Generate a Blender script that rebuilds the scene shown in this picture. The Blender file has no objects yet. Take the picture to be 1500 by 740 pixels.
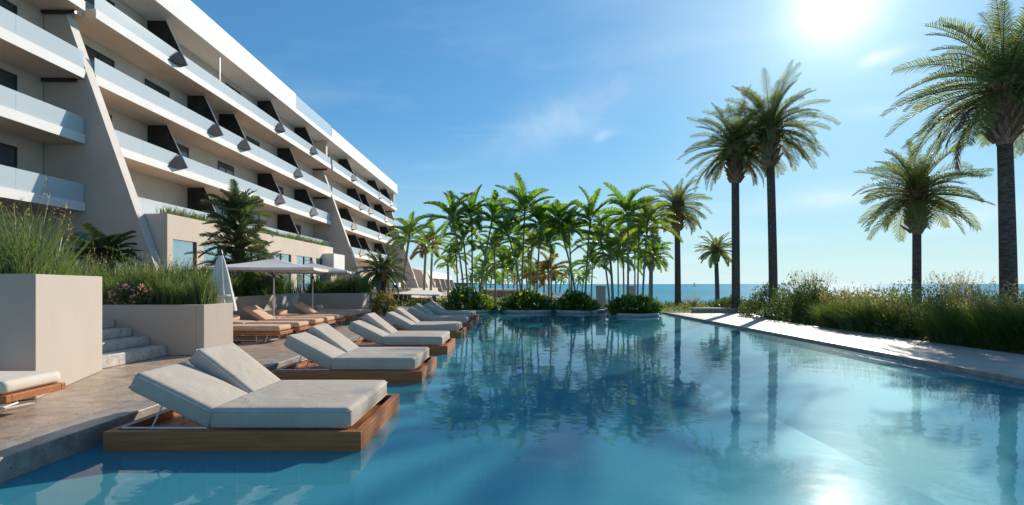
import bpy, bmesh, math, random
from mathutils import Vector, Matrix
R = math.radians
S = bpy.context.scene
COL = S.collection
F, CX, HY, H = 720.0, 747.0, 416.0, 1.6          # focal length in photo pixels, vanishing point, eye height
def wx(px, Y): return (px - CX) / F * Y
def wz(py, Y): return H + (HY - py) / F * Y

# ------------------------------------------------------------------ materials
def newmat(name):
    m = bpy.data.materials.new(name); m.use_nodes = True
    nt = m.node_tree; nt.nodes.clear()
    return m, nt
def nd(nt, t, **kw):
    n = nt.nodes.new(t)
    for k, v in kw.items():
        if k.startswith('i_'):
            key = k[2:]
            key = int(key) if key.isdigit() else key.replace('_', ' ')
            n.inputs[key].default_value = v
        else: setattr(n, k, v)
    return n
def c4(c): return (c[0], c[1], c[2], 1)
def ramp(nt, fac, stops):
    r = nd(nt, 'ShaderNodeValToRGB'); e = r.color_ramp.elements
    while len(e) < len(stops): e.new(.5)
    for i, (p, c) in enumerate(stops): e[i].position = p; e[i].color = c4(c)
    nt.links.new(fac, r.inputs[0]); return r.outputs[0]
def surf(name, a, b, scale=3.0, rough=.6, stretch=(1, 1, 1), bump=.1, bscale=40, detail=6, lo=.35, hi=.65, spec=.3, speck=None, metallic=0, bdist=.01, wr=None):
    m, nt = newmat(name); L = nt.links
    tc = nd(nt, 'ShaderNodeTexCoord'); mp = nd(nt, 'ShaderNodeMapping'); mp.inputs['Scale'].default_value = stretch
    L.new(tc.outputs['Object'], mp.inputs[0])
    n = nd(nt, 'ShaderNodeTexNoise', i_Scale=scale, i_Detail=detail, i_Roughness=.62); L.new(mp.outputs[0], n.inputs['Vector'])
    col = ramp(nt, n.outputs[0], [(lo, a), (hi, b)])
    if speck:
        v = nd(nt, 'ShaderNodeTexNoise', i_Scale=speck[0], i_Detail=3); L.new(mp.outputs[0], v.inputs['Vector'])
        k = nd(nt, 'ShaderNodeMapRange', i_1=speck[1], i_2=speck[1] + .08); L.new(v.outputs[0], k.inputs[0])
        mx = nd(nt, 'ShaderNodeMix', data_type='RGBA'); L.new(k.outputs[0], mx.inputs[0]); L.new(col, mx.inputs[6]); mx.inputs[7].default_value = c4(speck[2]); col = mx.outputs[2]
    p = nd(nt, 'ShaderNodeBsdfPrincipled', i_Roughness=rough, i_Metallic=metallic); p.inputs['Specular IOR Level'].default_value = spec
    L.new(col, p.inputs['Base Color'])
    if bump:
        b2 = nd(nt, 'ShaderNodeTexNoise', i_Scale=bscale, i_Detail=4); L.new(mp.outputs[0], b2.inputs['Vector'])
        bp = nd(nt, 'ShaderNodeBump', i_Strength=bump, i_Distance=bdist); L.new(b2.outputs[0], bp.inputs['Height']); L.new(bp.outputs[0], p.inputs['Normal'])
        if wr:
            b3 = nd(nt, 'ShaderNodeTexNoise', i_Scale=wr[0], i_Detail=3, i_Distortion=1.2); L.new(mp.outputs[0], b3.inputs['Vector'])
            bq = nd(nt, 'ShaderNodeBump', i_Strength=wr[1], i_Distance=.03); L.new(b3.outputs[0], bq.inputs['Height']); L.new(bq.outputs[0], bp.inputs['Normal'])
    o = nd(nt, 'ShaderNodeOutputMaterial'); L.new(p.outputs[0], o.inputs[0])
    return m
def leaf(name, cols, trans=.45, gloss=.06):
    m, nt = newmat(name); L = nt.links
    g = nd(nt, 'ShaderNodeNewGeometry')
    col = ramp(nt, g.outputs['Random Per Island'], [(i / max(1, len(cols) - 1), c) for i, c in enumerate(cols)])
    d = nd(nt, 'ShaderNodeBsdfDiffuse'); t = nd(nt, 'ShaderNodeBsdfTranslucent'); gl = nd(nt, 'ShaderNodeBsdfGlossy', i_Roughness=.35)
    L.new(col, d.inputs[0])
    br = nd(nt, 'ShaderNodeMix', data_type='RGBA', blend_type='MULTIPLY'); br.inputs[0].default_value = 1; L.new(col, br.inputs[6]); br.inputs[7].default_value = (1.9, 1.8, .9, 1)
    L.new(br.outputs[2], t.inputs[0])
    m1 = nd(nt, 'ShaderNodeMixShader', i_0=trans); L.new(d.outputs[0], m1.inputs[1]); L.new(t.outputs[0], m1.inputs[2])
    m2 = nd(nt, 'ShaderNodeMixShader', i_0=gloss); L.new(m1.outputs[0], m2.inputs[1]); L.new(gl.outputs[0], m2.inputs[2])
    o = nd(nt, 'ShaderNodeOutputMaterial'); L.new(m2.outputs[0], o.inputs[0])
    return m
def thinfresnel(nt, ior):
    # the same reflectance from either side of the sheet (light goes straight through it)
    g = nd(nt, 'ShaderNodeNewGeometry'); k = nd(nt, 'ShaderNodeMapRange', i_1=0, i_2=1, i_3=ior, i_4=1 / ior)
    nt.links.new(g.outputs['Backfacing'], k.inputs[0]); fr = nd(nt, 'ShaderNodeFresnel'); nt.links.new(k.outputs[0], fr.inputs['IOR']); return fr
def glassmat(name, tint, frost, clear, rough=.05):
    # milky laminated glass: translucent body + clear share + fresnel reflection
    m, nt = newmat(name); L = nt.links
    d = nd(nt, 'ShaderNodeBsdfDiffuse', i_0=c4(tint)); t = nd(nt, 'ShaderNodeBsdfTranslucent', i_0=c4(tint))
    a = nd(nt, 'ShaderNodeMixShader', i_0=.35); L.new(d.outputs[0], a.inputs[1]); L.new(t.outputs[0], a.inputs[2])
    tr = nd(nt, 'ShaderNodeBsdfTransparent', i_0=c4(clear))
    b = nd(nt, 'ShaderNodeMixShader', i_0=frost); L.new(tr.outputs[0], b.inputs[1]); L.new(a.outputs[0], b.inputs[2])
    gl = nd(nt, 'ShaderNodeBsdfGlossy', i_Roughness=rough); fr = thinfresnel(nt, 1.5)
    c = nd(nt, 'ShaderNodeMixShader'); L.new(fr.outputs[0], c.inputs[0]); L.new(b.outputs[0], c.inputs[1]); L.new(gl.outputs[0], c.inputs[2])
    o = nd(nt, 'ShaderNodeOutputMaterial'); L.new(c.outputs[0], o.inputs[0])
    return m
def watermat(name):
    m, nt = newmat(name); L = nt.links
    tc = nd(nt, 'ShaderNodeTexCoord')
    mp = nd(nt, 'ShaderNodeMapping'); mp.inputs['Scale'].default_value = (1, 1.25, 1); mp.inputs['Rotation'].default_value = (0, 0, .3)
    L.new(tc.outputs['Object'], mp.inputs[0])
    n1 = nd(nt, 'ShaderNodeTexNoise', i_Scale=1.5, i_Detail=2, i_Roughness=.45); L.new(mp.outputs[0], n1.inputs['Vector'])
    n2 = nd(nt, 'ShaderNodeTexNoise', i_Scale=5.5, i_Detail=2, i_Roughness=.4); L.new(mp.outputs[0], n2.inputs['Vector'])
    ad = nd(nt, 'ShaderNodeMath', operation='MULTIPLY_ADD'); L.new(n2.outputs[0], ad.inputs[0]); ad.inputs[1].default_value = .16; L.new(n1.outputs[0], ad.inputs[2])
    bp = nd(nt, 'ShaderNodeBump', i_Strength=1.0, i_Distance=.0055); L.new(ad.outputs[0], bp.inputs['Height'])
    fr = thinfresnel(nt, 1.33); L.new(bp.outputs[0], fr.inputs['Normal'])
    tr = nd(nt, 'ShaderNodeBsdfTransparent', i_0=(.72, .95, .98, 1))
    gl = nd(nt, 'ShaderNodeBsdfGlossy', i_Roughness=.03); L.new(bp.outputs[0], gl.inputs['Normal'])
    g2 = nd(nt, 'ShaderNodeBsdfGlossy', i_Roughness=.2); L.new(bp.outputs[0], g2.inputs['Normal']); gm = nd(nt, 'ShaderNodeMixShader', i_0=.05); L.new(gl.outputs[0], gm.inputs[1]); L.new(g2.outputs[0], gm.inputs[2])   # fine ripples
    df = nd(nt, 'ShaderNodeBsdfDiffuse', i_0=(.065, .37, .46, 1)); tb = nd(nt, 'ShaderNodeMixShader', i_0=.55); L.new(tr.outputs[0], tb.inputs[1]); L.new(df.outputs[0], tb.inputs[2])   # slightly turbid body
    mx = nd(nt, 'ShaderNodeMixShader'); L.new(fr.outputs[0], mx.inputs[0]); L.new(tb.outputs[0], mx.inputs[1]); L.new(gm.outputs[0], mx.inputs[2])
    o = nd(nt, 'ShaderNodeOutputMaterial'); L.new(mx.outputs[0], o.inputs[0])
    return m
def tilemat(name, a, b, grout):
    m, nt = newmat(name); L = nt.links
    tc = nd(nt, 'ShaderNodeTexCoord')
    br = nd(nt, 'ShaderNodeTexBrick', i_Scale=1.0); br.offset = 0.0; br.inputs['Brick Width'].default_value = .3; br.inputs['Row Height'].default_value = .3
    br.inputs['Mortar Size'].default_value = .006; br.inputs['Color1'].default_value = c4(a); br.inputs['Color2'].default_value = c4(b); br.inputs['Mortar'].default_value = c4(grout)
    L.new(tc.outputs['Object'], br.inputs['Vector'])
    n = nd(nt, 'ShaderNodeTexNoise', i_Scale=.8, i_Detail=6); L.new(tc.outputs['Object'], n.inputs['Vector'])
    k = nd(nt, 'ShaderNodeMapRange', i_1=.3, i_2=.7, i_3=.8, i_4=1.2); L.new(n.outputs[0], k.inputs[0])
    mx = nd(nt, 'ShaderNodeMix', data_type='RGBA', blend_type='MULTIPLY'); mx.inputs[0].default_value = 1; L.new(br.outputs[0], mx.inputs[6]); L.new(k.outputs[0], mx.inputs[7])
    p = nd(nt, 'ShaderNodeBsdfPrincipled', i_Roughness=.5); L.new(mx.outputs[2], p.inputs['Base Color'])
    o = nd(nt, 'ShaderNodeOutputMaterial'); L.new(p.outputs[0], o.inputs[0]); return m

M = dict(
    stucco=surf('white_stucco', (.76, .735, .70), (.83, .805, .77), 1.2, .75, bump=.15, bscale=60, lo=.3, hi=.7),
    wall=surf('beige_stucco', (.62, .50, .40), (.70, .575, .47), .8, .8, bump=.15, bscale=60, lo=.3, hi=.7),
    fin=surf('fin_render', (.50, .42, .36), (.58, .495, .43), .7, .8, bump=.2, bscale=30, lo=.3, hi=.7),
    planter=surf('planter_render', (.42, .36, .30), (.48, .415, .35), 1.1, .7, bump=.12, bscale=80, lo=.25, hi=.75, stretch=(1, 1, .5)),
    stone=surf('travertine', (.30, .215, .155), (.53, .41, .31), 2.6, .38, stretch=(1, 1.5, 1), bump=.25, bscale=22, detail=10, lo=.34, hi=.62, spec=.45, speck=(34, .585, (.19, .125, .09))),
    coping=surf('coping_stone', (.25, .215, .18), (.44, .375, .315), 5, .4, bump=.35, bscale=45, detail=10, spec=.45, speck=(40, .60, (.12, .10, .09))),
    step=surf('step_stone', (.40, .37, .33), (.60, .56, .50), 7, .55, bump=.45, bscale=30, detail=10, speck=(18, .58, (.32, .29, .255))),
    path=surf('pale_paving', (.36, .325, .28), (.46, .415, .36), 1.4, .5, bump=.15, bscale=50, detail=9),
    rim=surf('island_rim_stone', (.42, .42, .41), (.56, .56, .54), 4, .55, bump=.2, bscale=40),
    wood=surf('teak', (.30, .10, .032), (.50, .20, .075), 3.2, .5, stretch=(.5, 7, 9), bump=.25, bscale=9, detail=9, lo=.3, hi=.72),
    woody=surf('teak_cross', (.30, .10, .032), (.50, .20, .075), 3.2, .5, stretch=(7, .5, 9), bump=.25, bscale=9, detail=9, lo=.3, hi=.72),
    fabric=surf('grey_canvas', (.45, .39, .325), (.505, .445, .375), 2.5, .9, bump=.35, bscale=220, detail=5, spec=.1, bdist=.004, wr=(3.2, .45)),
    peach=surf('peach_canvas', (.58, .38, .25), (.68, .47, .33), 3, .9, bump=.3, bscale=200, spec=.1, bdist=.004),
    cream=surf('cream_canvas', (.66, .58, .48), (.74, .66, .56), 3, .9, bump=.3, bscale=200, spec=.1, bdist=.004),
    parasol=surf('parasol_cloth', (.68, .63, .57), (.75, .70, .64), 3, .85, bump=.1, bscale=160, spec=.1),
    metal=surf('white_metal', (.72, .72, .71), (.80, .80, .79), 5, .3, bump=0),
    darkmetal=surf('dark_metal', (.02, .02, .022), (.04, .04, .042), 4, .35, bump=0, spec=.5),
    screen=surf('dark_screen', (.014, .015, .015), (.036, .037, .036), 2.2, .42, bump=.25, bscale=6, spec=.35),
    pane=surf('window_pane', (.03, .045, .055), (.07, .09, .10), .6, .04, bump=0, spec=.9),
    mirrorpane=surf('reflective_pane', (.42, .50, .54), (.50, .58, .62), .5, .03, bump=0, metallic=.85),
    litedge=surf('sunlit_edge_tone', (.60, .54, .485), (.67, .61, .55), .9, .8, bump=.15, bscale=50),  # fin colour made paler, sunlight on the edge put into the tone
    soil=surf('soil', (.05, .035, .025), (.11, .085, .06), 6, .95, bump=.6, bscale=25),
    ground=surf('garden_ground', (.07, .075, .035), (.17, .14, .085), 2.5, .95, bump=.6, bscale=20, detail=9),
    sand=surf('sand', (.42, .36, .28), (.55, .48, .38), 1.2, .95, bump=.3, bscale=30),
    bark=surf('palm_bark', (.075, .058, .048), (.20, .16, .135), 5, .9, stretch=(1.2, 1.2, 3.2), bump=1.0, bscale=11, detail=5, bdist=.05),
    boss=surf('palm_boots', (.26, .15, .10), (.50, .33, .235), 7, .9, stretch=(2, 2, .8), bump=.8, bscale=14, bdist=.03),
    cane=surf('cane_trunk', (.16, .17, .12), (.34, .33, .25), 2, .7, stretch=(1, 1, 7), bump=.4, bscale=6, lo=.4, hi=.6),
    shaft=surf('green_shaft', (.10, .17, .04), (.20, .27, .08), 3, .45, bump=.1, bscale=10),
    tile=tilemat('pool_tile', (.045, .27, .38), (.06, .31, .42), (.13, .38, .48)),
    glass=glassmat('milky_balustrade_glass', (.88, .95, .98), .68, (.82, .91, .95), .06),
    water=watermat('pool_water'),
    date=leaf('date_leaf', [(.10, .13, .05), (.15, .19, .065), (.19, .22, .08), (.16, .18, .10)], .5, .04),
    datebrown=leaf('dry_leaf', [(.16, .095, .06), (.24, .15, .10), (.11, .075, .05)], .35, .03),
    areca=leaf('areca_leaf', [(.055, .135, .02), (.10, .21, .028), (.18, .29, .04), (.065, .155, .026)], .6, .10),
    arecayel=leaf('areca_yellow_leaf', [(.16, .24, .03), (.26, .30, .045), (.12, .22, .03), (.30, .27, .05)], .55, .08),
    golden=leaf('golden_leaf', [(.20, .15, .03), (.28, .20, .045), (.12, .13, .03), (.16, .10, .035)], .5, .05),
    cycad=leaf('cycad_leaf', [(.05, .075, .03), (.08, .11, .045), (.11, .14, .06)], .35, .10),
    bush=leaf('bush_leaf', [(.055, .09, .026), (.09, .135, .036), (.13, .175, .05), (.075, .11, .038)], .35, .08),
    broad=leaf('broad_leaf', [(.04, .105, .02), (.08, .165, .03), (.13, .22, .045)], .42, .12),
    grass=leaf('tall_grass', [(.07, .125, .04), (.11, .175, .055), (.15, .205, .085), (.09, .155, .045), (.17, .19, .09), (.06, .12, .04)], .45, .03),
    grassdk=leaf('dark_grass', [(.05, .095, .025), (.08, .135, .033), (.115, .165, .05), (.07, .12, .035)], .45, .03),
    seed=leaf('seed_heads', [(.22, .19, .11), (.30, .26, .16), (.16, .16, .08)], .5, .02),
    pink=leaf('pink_flower', [(.60, .30, .30), (.70, .45, .42), (.55, .22, .25), (.75, .6, .55)], .4, .02),
    lime=leaf('lime_orange_leaf', [(.25, .26, .05), (.34, .25, .06), (.16, .18, .04), (.40, .22, .08)], .45, .04),
    red=surf('red_paint', (.42, .07, .06), (.5, .1, .08), 1, .5, bump=0),
)
def seamat():
    m, nt = newmat('sea_water'); L = nt.links
    tc = nd(nt, 'ShaderNodeTexCoord')
    n = nd(nt, 'ShaderNodeTexNoise', i_Scale=.004, i_Detail=5); L.new(tc.outputs['Object'], n.inputs['Vector'])
    col = ramp(nt, n.outputs[0], [(.35, (.09, .33, .44)), (.65, (.13, .41, .52))])
    n2 = nd(nt, 'ShaderNodeTexNoise', i_Scale=.7, i_Detail=6); L.new(tc.outputs['Object'], n2.inputs['Vector'])
    bp = nd(nt, 'ShaderNodeBump', i_Strength=.25, i_Distance=.3); L.new(n2.outputs[0], bp.inputs['Height'])
    df = nd(nt, 'ShaderNodeBsdfDiffuse'); L.new(col, df.inputs[0]); gl = nd(nt, 'ShaderNodeBsdfGlossy', i_Roughness=.35); L.new(bp.outputs[0], gl.inputs['Normal']); p = nd(nt, 'ShaderNodeMixShader', i_0=.035); L.new(df.outputs[0], p.inputs[1]); L.new(gl.outputs[0], p.inputs[2])
    o = nd(nt, 'ShaderNodeOutputMaterial'); L.new(p.outputs[0], o.inputs[0]); return m
M['sea'] = seamat()

# ------------------------------------------------------------------ mesh builder
class MB:
    def __init__(s): s.v = []; s.f = []
    def add(s, vs, fs):
        o = len(s.v); s.v += [tuple(p) for p in vs]; s.f += [tuple(i + o for i in f) for f in fs]
    def box(s, x0, x1, y0, y1, z0, z1):
        s.add([(x0, y0, z0), (x1, y0, z0), (x1, y1, z0), (x0, y1, z0), (x0, y0, z1), (x1, y0, z1), (x1, y1, z1), (x0, y1, z1)],
              [(0, 3, 2, 1), (4, 5, 6, 7), (0, 1, 5, 4), (1, 2, 6, 5), (2, 3, 7, 6), (3, 0, 4, 7)]); return s
    def prism(s, poly, d):                # polygon (3-d points) swept by vector d
        n = len(poly); a = [Vector(p) for p in poly]; d = Vector(d); b = [p + d for p in a]
        s.add(a + b, [tuple(range(n))[::-1], tuple(range(n, 2 * n))] + [(i, (i + 1) % n, n + (i + 1) % n, n + i) for i in range(n)]); return s
    def xz(s, poly, y0, y1): return s.prism([(x, y0, z) for x, z in poly], (0, y1 - y0, 0))
    def xy(s, poly, z0, z1): return s.prism([(x, y, z0) for x, y in poly], (0, 0, z1 - z0))
    def tube(s, pts, rad, n=8, cap=True):
        pts = [Vector(p) for p in pts]; k = len(pts); vs = []; fs = []
        if not hasattr(rad, '__len__'): rad = [rad] * k
        for i, p in enumerate(pts):
            t = (pts[min(i + 1, k - 1)] - pts[max(i - 1, 0)]).normalized()
            u = t.cross(Vector((0, 1, 0)) if abs(t.y) < .9 else Vector((1, 0, 0))).normalized(); w = t.cross(u)
            for j in range(n):
                a = 2 * math.pi * j / n; vs.append(p + (u * math.cos(a) + w * math.sin(a)) * rad[i])
        for i in range(k - 1):
            for j in range(n): fs.append((i * n + j, i * n + (j + 1) % n, (i + 1) * n + (j + 1) % n, (i + 1) * n + j))
        if cap: fs += [tuple(range(n))[::-1], tuple(range((k - 1) * n, k * n))]
        s.add(vs, fs); return s
    def lathe(s, prof, n=32, c=(0, 0)):
        vs = []; fs = []; k = len(prof)
        for r, z in prof:
            for j in range(n):
                a = 2 * math.pi * j / n; vs.append((c[0] + r * math.cos(a), c[1] + r * math.sin(a), z))
        for i in range(k - 1):
            for j in range(n): fs.append((i * n + j, i * n + (j + 1) % n, (i + 1) * n + (j + 1) % n, (i + 1) * n + j))
        s.add(vs, fs); return s
    def cushion(s, x0, x1, y0, y1, z0, z1, r=.05, puff=.015, nx=20, ny=20, nz=5, mat=None):
        # rounded, softly puffed box; mat: 4x4 placed afterwards
        cx, cy, cz = (x0 + x1) / 2, (y0 + y1) / 2, (z0 + z1) / 2; hx, hy, hz = (x1 - x0) / 2, (y1 - y0) / 2, (z1 - z0) / 2
        bm = bmesh.new(); bmesh.ops.create_cube(bm, size=2)
        idx = {}; vs = []; fs = []
        def put(u, v, w):
            key = (round(u, 4), round(v, 4), round(w, 4))
            if key in idx: return idx[key]
            p = Vector((u * hx, v * hy, w * hz))
            q = Vector((max(-hx + r, min(hx - r, p.x)), max(-hy + r, min(hy - r, p.y)), max(-hz + r, min(hz - r, p.z))))
            d = p - q
            if d.length > 1e-6: p = q + d.normalized() * r
            p.z += math.copysign(puff, w) * (1 - u * u) * (1 - v * v) * abs(w)
            p.y += math.copysign(puff * .6, v) * (1 - u ** 4) * (1 - w * w) * (abs(v) > .99)
            p.x += math.copysign(puff * .6, u) * (1 - v ** 4) * (1 - w * w) * (abs(u) > .99)
            p += Vector((cx, cy, cz))
            if mat is not None: p = mat @ p
            idx[key] = len(vs); vs.append(p); return idx[key]
        bm.free()
        def ls(n, h):
            e = min(.4, r / h)            # a denser lattice along the rounded edges
            inner = [-1 + e + (2 - 2 * e) * i / n for i in range(n + 1)]
            ed = [-1, -1 + e * .12, -1 + e * .35, -1 + e * .65]
            return ed + inner + [-a for a in ed[::-1]]
        U, V, W = ls(nx, hx), ls(ny, hy), ls(nz, hz)
        for A, B, mk in ((U, V, lambda a, b: (a, b, 1)), (U, V, lambda a, b: (a, b, -1)), (U, W, lambda a, b: (a, -1, b)), (U, W, lambda a, b: (a, 1, b)), (V, W, lambda a, b: (-1, a, b)), (V, W, lambda a, b: (1, a, b))):
            for i in range(len(A) - 1):
                for j in range(len(B) - 1):
                    fs.append((put(*mk(A[i], B[j])), put(*mk(A[i + 1], B[j])), put(*mk(A[i + 1], B[j + 1])), put(*mk(A[i], B[j + 1]))))
        s.add(vs, fs); return s
    def build(s, name, m, parent=None, smooth=False, bevel=0, loc=None, fixn=True):
        me = bpy.data.meshes.new(name); me.from_pydata(s.v, [], s.f); me.update()
        if fixn:
            bm = bmesh.new(); bm.from_mesh(me); bmesh.ops.recalc_face_normals(bm, faces=bm.faces); bm.to_mesh(me); bm.free()
        if smooth: me.polygons.foreach_set('use_smooth', [True] * len(me.polygons))
        me.materials.append(M[m]); o = bpy.data.objects.new(name, me); COL.objects.link(o)
        if parent is not None: o.parent = parent
        if loc: o.location = loc
        if bevel:
            b = o.modifiers.new('bevel', 'BEVEL'); b.width = bevel; b.segments = 2; b.limit_method = 'ANGLE'
        return o
def tag(o, label, cat, group=None, kind=None):
    o['label'] = label; o['category'] = cat
    if group: o['group'] = group
    if kind: o['kind'] = kind
    return o
def thing(name, label, cat, loc=(0, 0, 0), rz=0, group=None):
    o = bpy.data.objects.new(name, None); COL.objects.link(o); o.empty_display_size = .2
    o.location = loc; o.rotation_euler = (0, 0, rz); return tag(o, label, cat, group)
def struct(mb, name, m, **kw):
    o = mb.build(name, m, **kw); o['kind'] = 'structure'; return o
def dup(root, loc, rz=0, label=None, scale=None):
    def cp(o, par):
        c = o.copy(); COL.objects.link(c)
        if par is not None: c.parent = par
        for ch in o.children: cp(ch, c)
        return c
    r = cp(root, None); r.location = loc; r.rotation_euler = (0, 0, rz)
    if label: r['label'] = label
    if scale: r.scale = (scale,) * 3
    return r

# ------------------------------------------------------------------ camera, sky, sun
cam = bpy.data.cameras.new('camera'); co = bpy.data.objects.new('camera', cam); COL.objects.link(co)
cam.sensor_width = 36; cam.lens = 36 * F / 1500; cam.shift_x = 3 / 1500; cam.shift_y = 46 / 1500
cam.clip_start = .05; cam.clip_end = 60000
co.location = (0, 0, H); co.rotation_euler = (R(90), 0, 0); S.camera = co
SUNPX = (1225, 4)
sd = Vector(((SUNPX[0] - CX) / F, 1, (HY - SUNPX[1]) / F)).normalized()
EL = math.asin(sd.z); AZ = math.atan2(sd.x, sd.y)
sl = bpy.data.lights.new('sun', 'SUN'); sl.energy = 4.6; sl.angle = R(.55); sl.color = (1, .91, .79)
so = bpy.data.objects.new('sun', sl); COL.objects.link(so); so.rotation_euler = sd.to_track_quat('Z', 'Y').to_euler()
W = bpy.data.worlds.new('World'); S.world = W; W.use_nodes = True
nt = W.node_tree; nt.nodes.clear(); L = nt.links
sky = nd(nt, 'ShaderNodeTexSky', sky_type='NISHITA'); sky.sun_disc = False; sky.sun_elevation = EL; sky.sun_rotation = AZ
sky.air_density = 1.0; sky.dust_density = .25; sky.ozone_density = 3.0; sky.altitude = 0
tc = nd(nt, 'ShaderNodeTexCoord')
dot = nd(nt, 'ShaderNodeVectorMath', operation='DOT_PRODUCT'); L.new(tc.outputs['Generated'], dot.inputs[0]); dot.inputs[1].default_value = sd
def power(e, k):
    a = nd(nt, 'ShaderNodeMath', operation='MAXIMUM'); L.new(dot.outputs['Value'], a.inputs[0]); a.inputs[1].default_value = 0
    p = nd(nt, 'ShaderNodeMath', operation='POWER'); L.new(a.outputs[0], p.inputs[0]); p.inputs[1].default_value = e
    q = nd(nt, 'ShaderNodeMath', operation='MULTIPLY'); L.new(p.outputs[0], q.inputs[0]); q.inputs[1].default_value = k; return q.outputs[0]
def addn(a, b):
    n = nd(nt, 'ShaderNodeMath', operation='ADD'); L.new(a, n.inputs[0]); L.new(b, n.inputs[1]); return n.outputs[0]
glow = addn(addn(power(700, 6), power(70, 1.5)), power(12, .6))
# cirrus: noise stretched along the horizon in direction space
sep = nd(nt, 'ShaderNodeSeparateXYZ'); L.new(tc.outputs['Generated'], sep.inputs[0])
dz = nd(nt, 'ShaderNodeMath', operation='ADD'); L.new(sep.outputs['Z'], dz.inputs[0]); dz.inputs[1].default_value = .12
du = nd(nt, 'ShaderNodeMath', operation='DIVIDE'); L.new(sep.outputs['X'], du.inputs[0]); L.new(dz.outputs[0], du.inputs[1])
dv = nd(nt, 'ShaderNodeMath', operation='DIVIDE'); L.new(sep.outputs['Y'], dv.inputs[0]); L.new(dz.outputs[0], dv.inputs[1])
cb = nd(nt, 'ShaderNodeCombineXYZ'); L.new(du.outputs[0], cb.inputs[0]); L.new(dv.outputs[0], cb.inputs[1])
mp = nd(nt, 'ShaderNodeMapping'); mp.inputs['Rotation'].default_value = (0, 0, R(-62)); mp.inputs['Scale'].default_value = (.4, 1.3, 1); mp.inputs['Location'].default_value = (1.7, .4, 0)
L.new(cb.outputs[0], mp.inputs[0])
cn = nd(nt, 'ShaderNodeTexNoise', i_Scale=1.0, i_Detail=7, i_Roughness=.55, i_Distortion=.4); L.new(mp.outputs[0], cn.inputs['Vector'])
cr = nd(nt, 'ShaderNodeMapRange', i_1=.52, i_2=.85, i_3=0, i_4=.3); L.new(cn.outputs[0], cr.inputs[0])
tint = nd(nt, 'ShaderNodeMix', data_type='RGBA', blend_type='MULTIPLY'); tint.inputs[0].default_value = 1; L.new(sky.outputs[0], tint.inputs[6]); tint.inputs[7].default_value = (.50, .90, 1.02, 1)
bw = nd(nt, 'ShaderNodeRGBToBW'); L.new(tint.outputs[2], bw.inputs[0])
k1 = nd(nt, 'ShaderNodeMath', operation='MULTIPLY_ADD'); L.new(bw.outputs[0], k1.inputs[0]); k1.inputs[1].default_value = 1 / 5.5; k1.inputs[2].default_value = 1
k2 = nd(nt, 'ShaderNodeMath', operation='DIVIDE'); k2.inputs[0].default_value = 1.3; L.new(k1.outputs[0], k2.inputs[1])
soft = nd(nt, 'ShaderNodeVectorMath', operation='SCALE'); L.new(tint.outputs[2], soft.inputs[0]); L.new(k2.outputs[0], soft.inputs['Scale'])
cm = nd(nt, 'ShaderNodeMix', data_type='RGBA'); L.new(cr.outputs[0], cm.inputs[0]); 
hz = nd(nt, 'ShaderNodeMapRange', i_1=-.02, i_2=.34, i_3=1, i_4=0); L.new(sep.outputs['Z'], hz.inputs[0])
hp = nd(nt, 'ShaderNodeMath', operation='POWER'); L.new(hz.outputs[0], hp.inputs[0]); hp.inputs[1].default_value = 2.0
hq = nd(nt, 'ShaderNodeMath', operation='MULTIPLY'); L.new(hp.outputs[0], hq.inputs[0]); hq.inputs[1].default_value = .85
hm = nd(nt, 'ShaderNodeMix', data_type='RGBA'); L.new(hq.outputs[0], hm.inputs[0]); L.new(soft.outputs[0], hm.inputs[6]); hm.inputs[7].default_value = (5.0, 6.3, 7.1, 1)
L.new(hm.outputs[2], cm.inputs[6]); cm.inputs[7].default_value = (6.0, 7.0, 7.6, 1)
def pdir(px, py): return Vector(((px - CX) / F, 1, (HY - py) / F)).normalized()
fnz = nd(nt, 'ShaderNodeTexNoise', i_Scale=9, i_Detail=7, i_Roughness=.6, i_Distortion=.6); L.new(tc.outputs['Generated'], fnz.inputs['Vector'])
fr_ = nd(nt, 'ShaderNodeMapRange', i_1=.3, i_2=.7, i_3=.15, i_4=1.3); L.new(fnz.outputs[0], fr_.inputs[0])
cur = cm.outputs[2]
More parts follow.
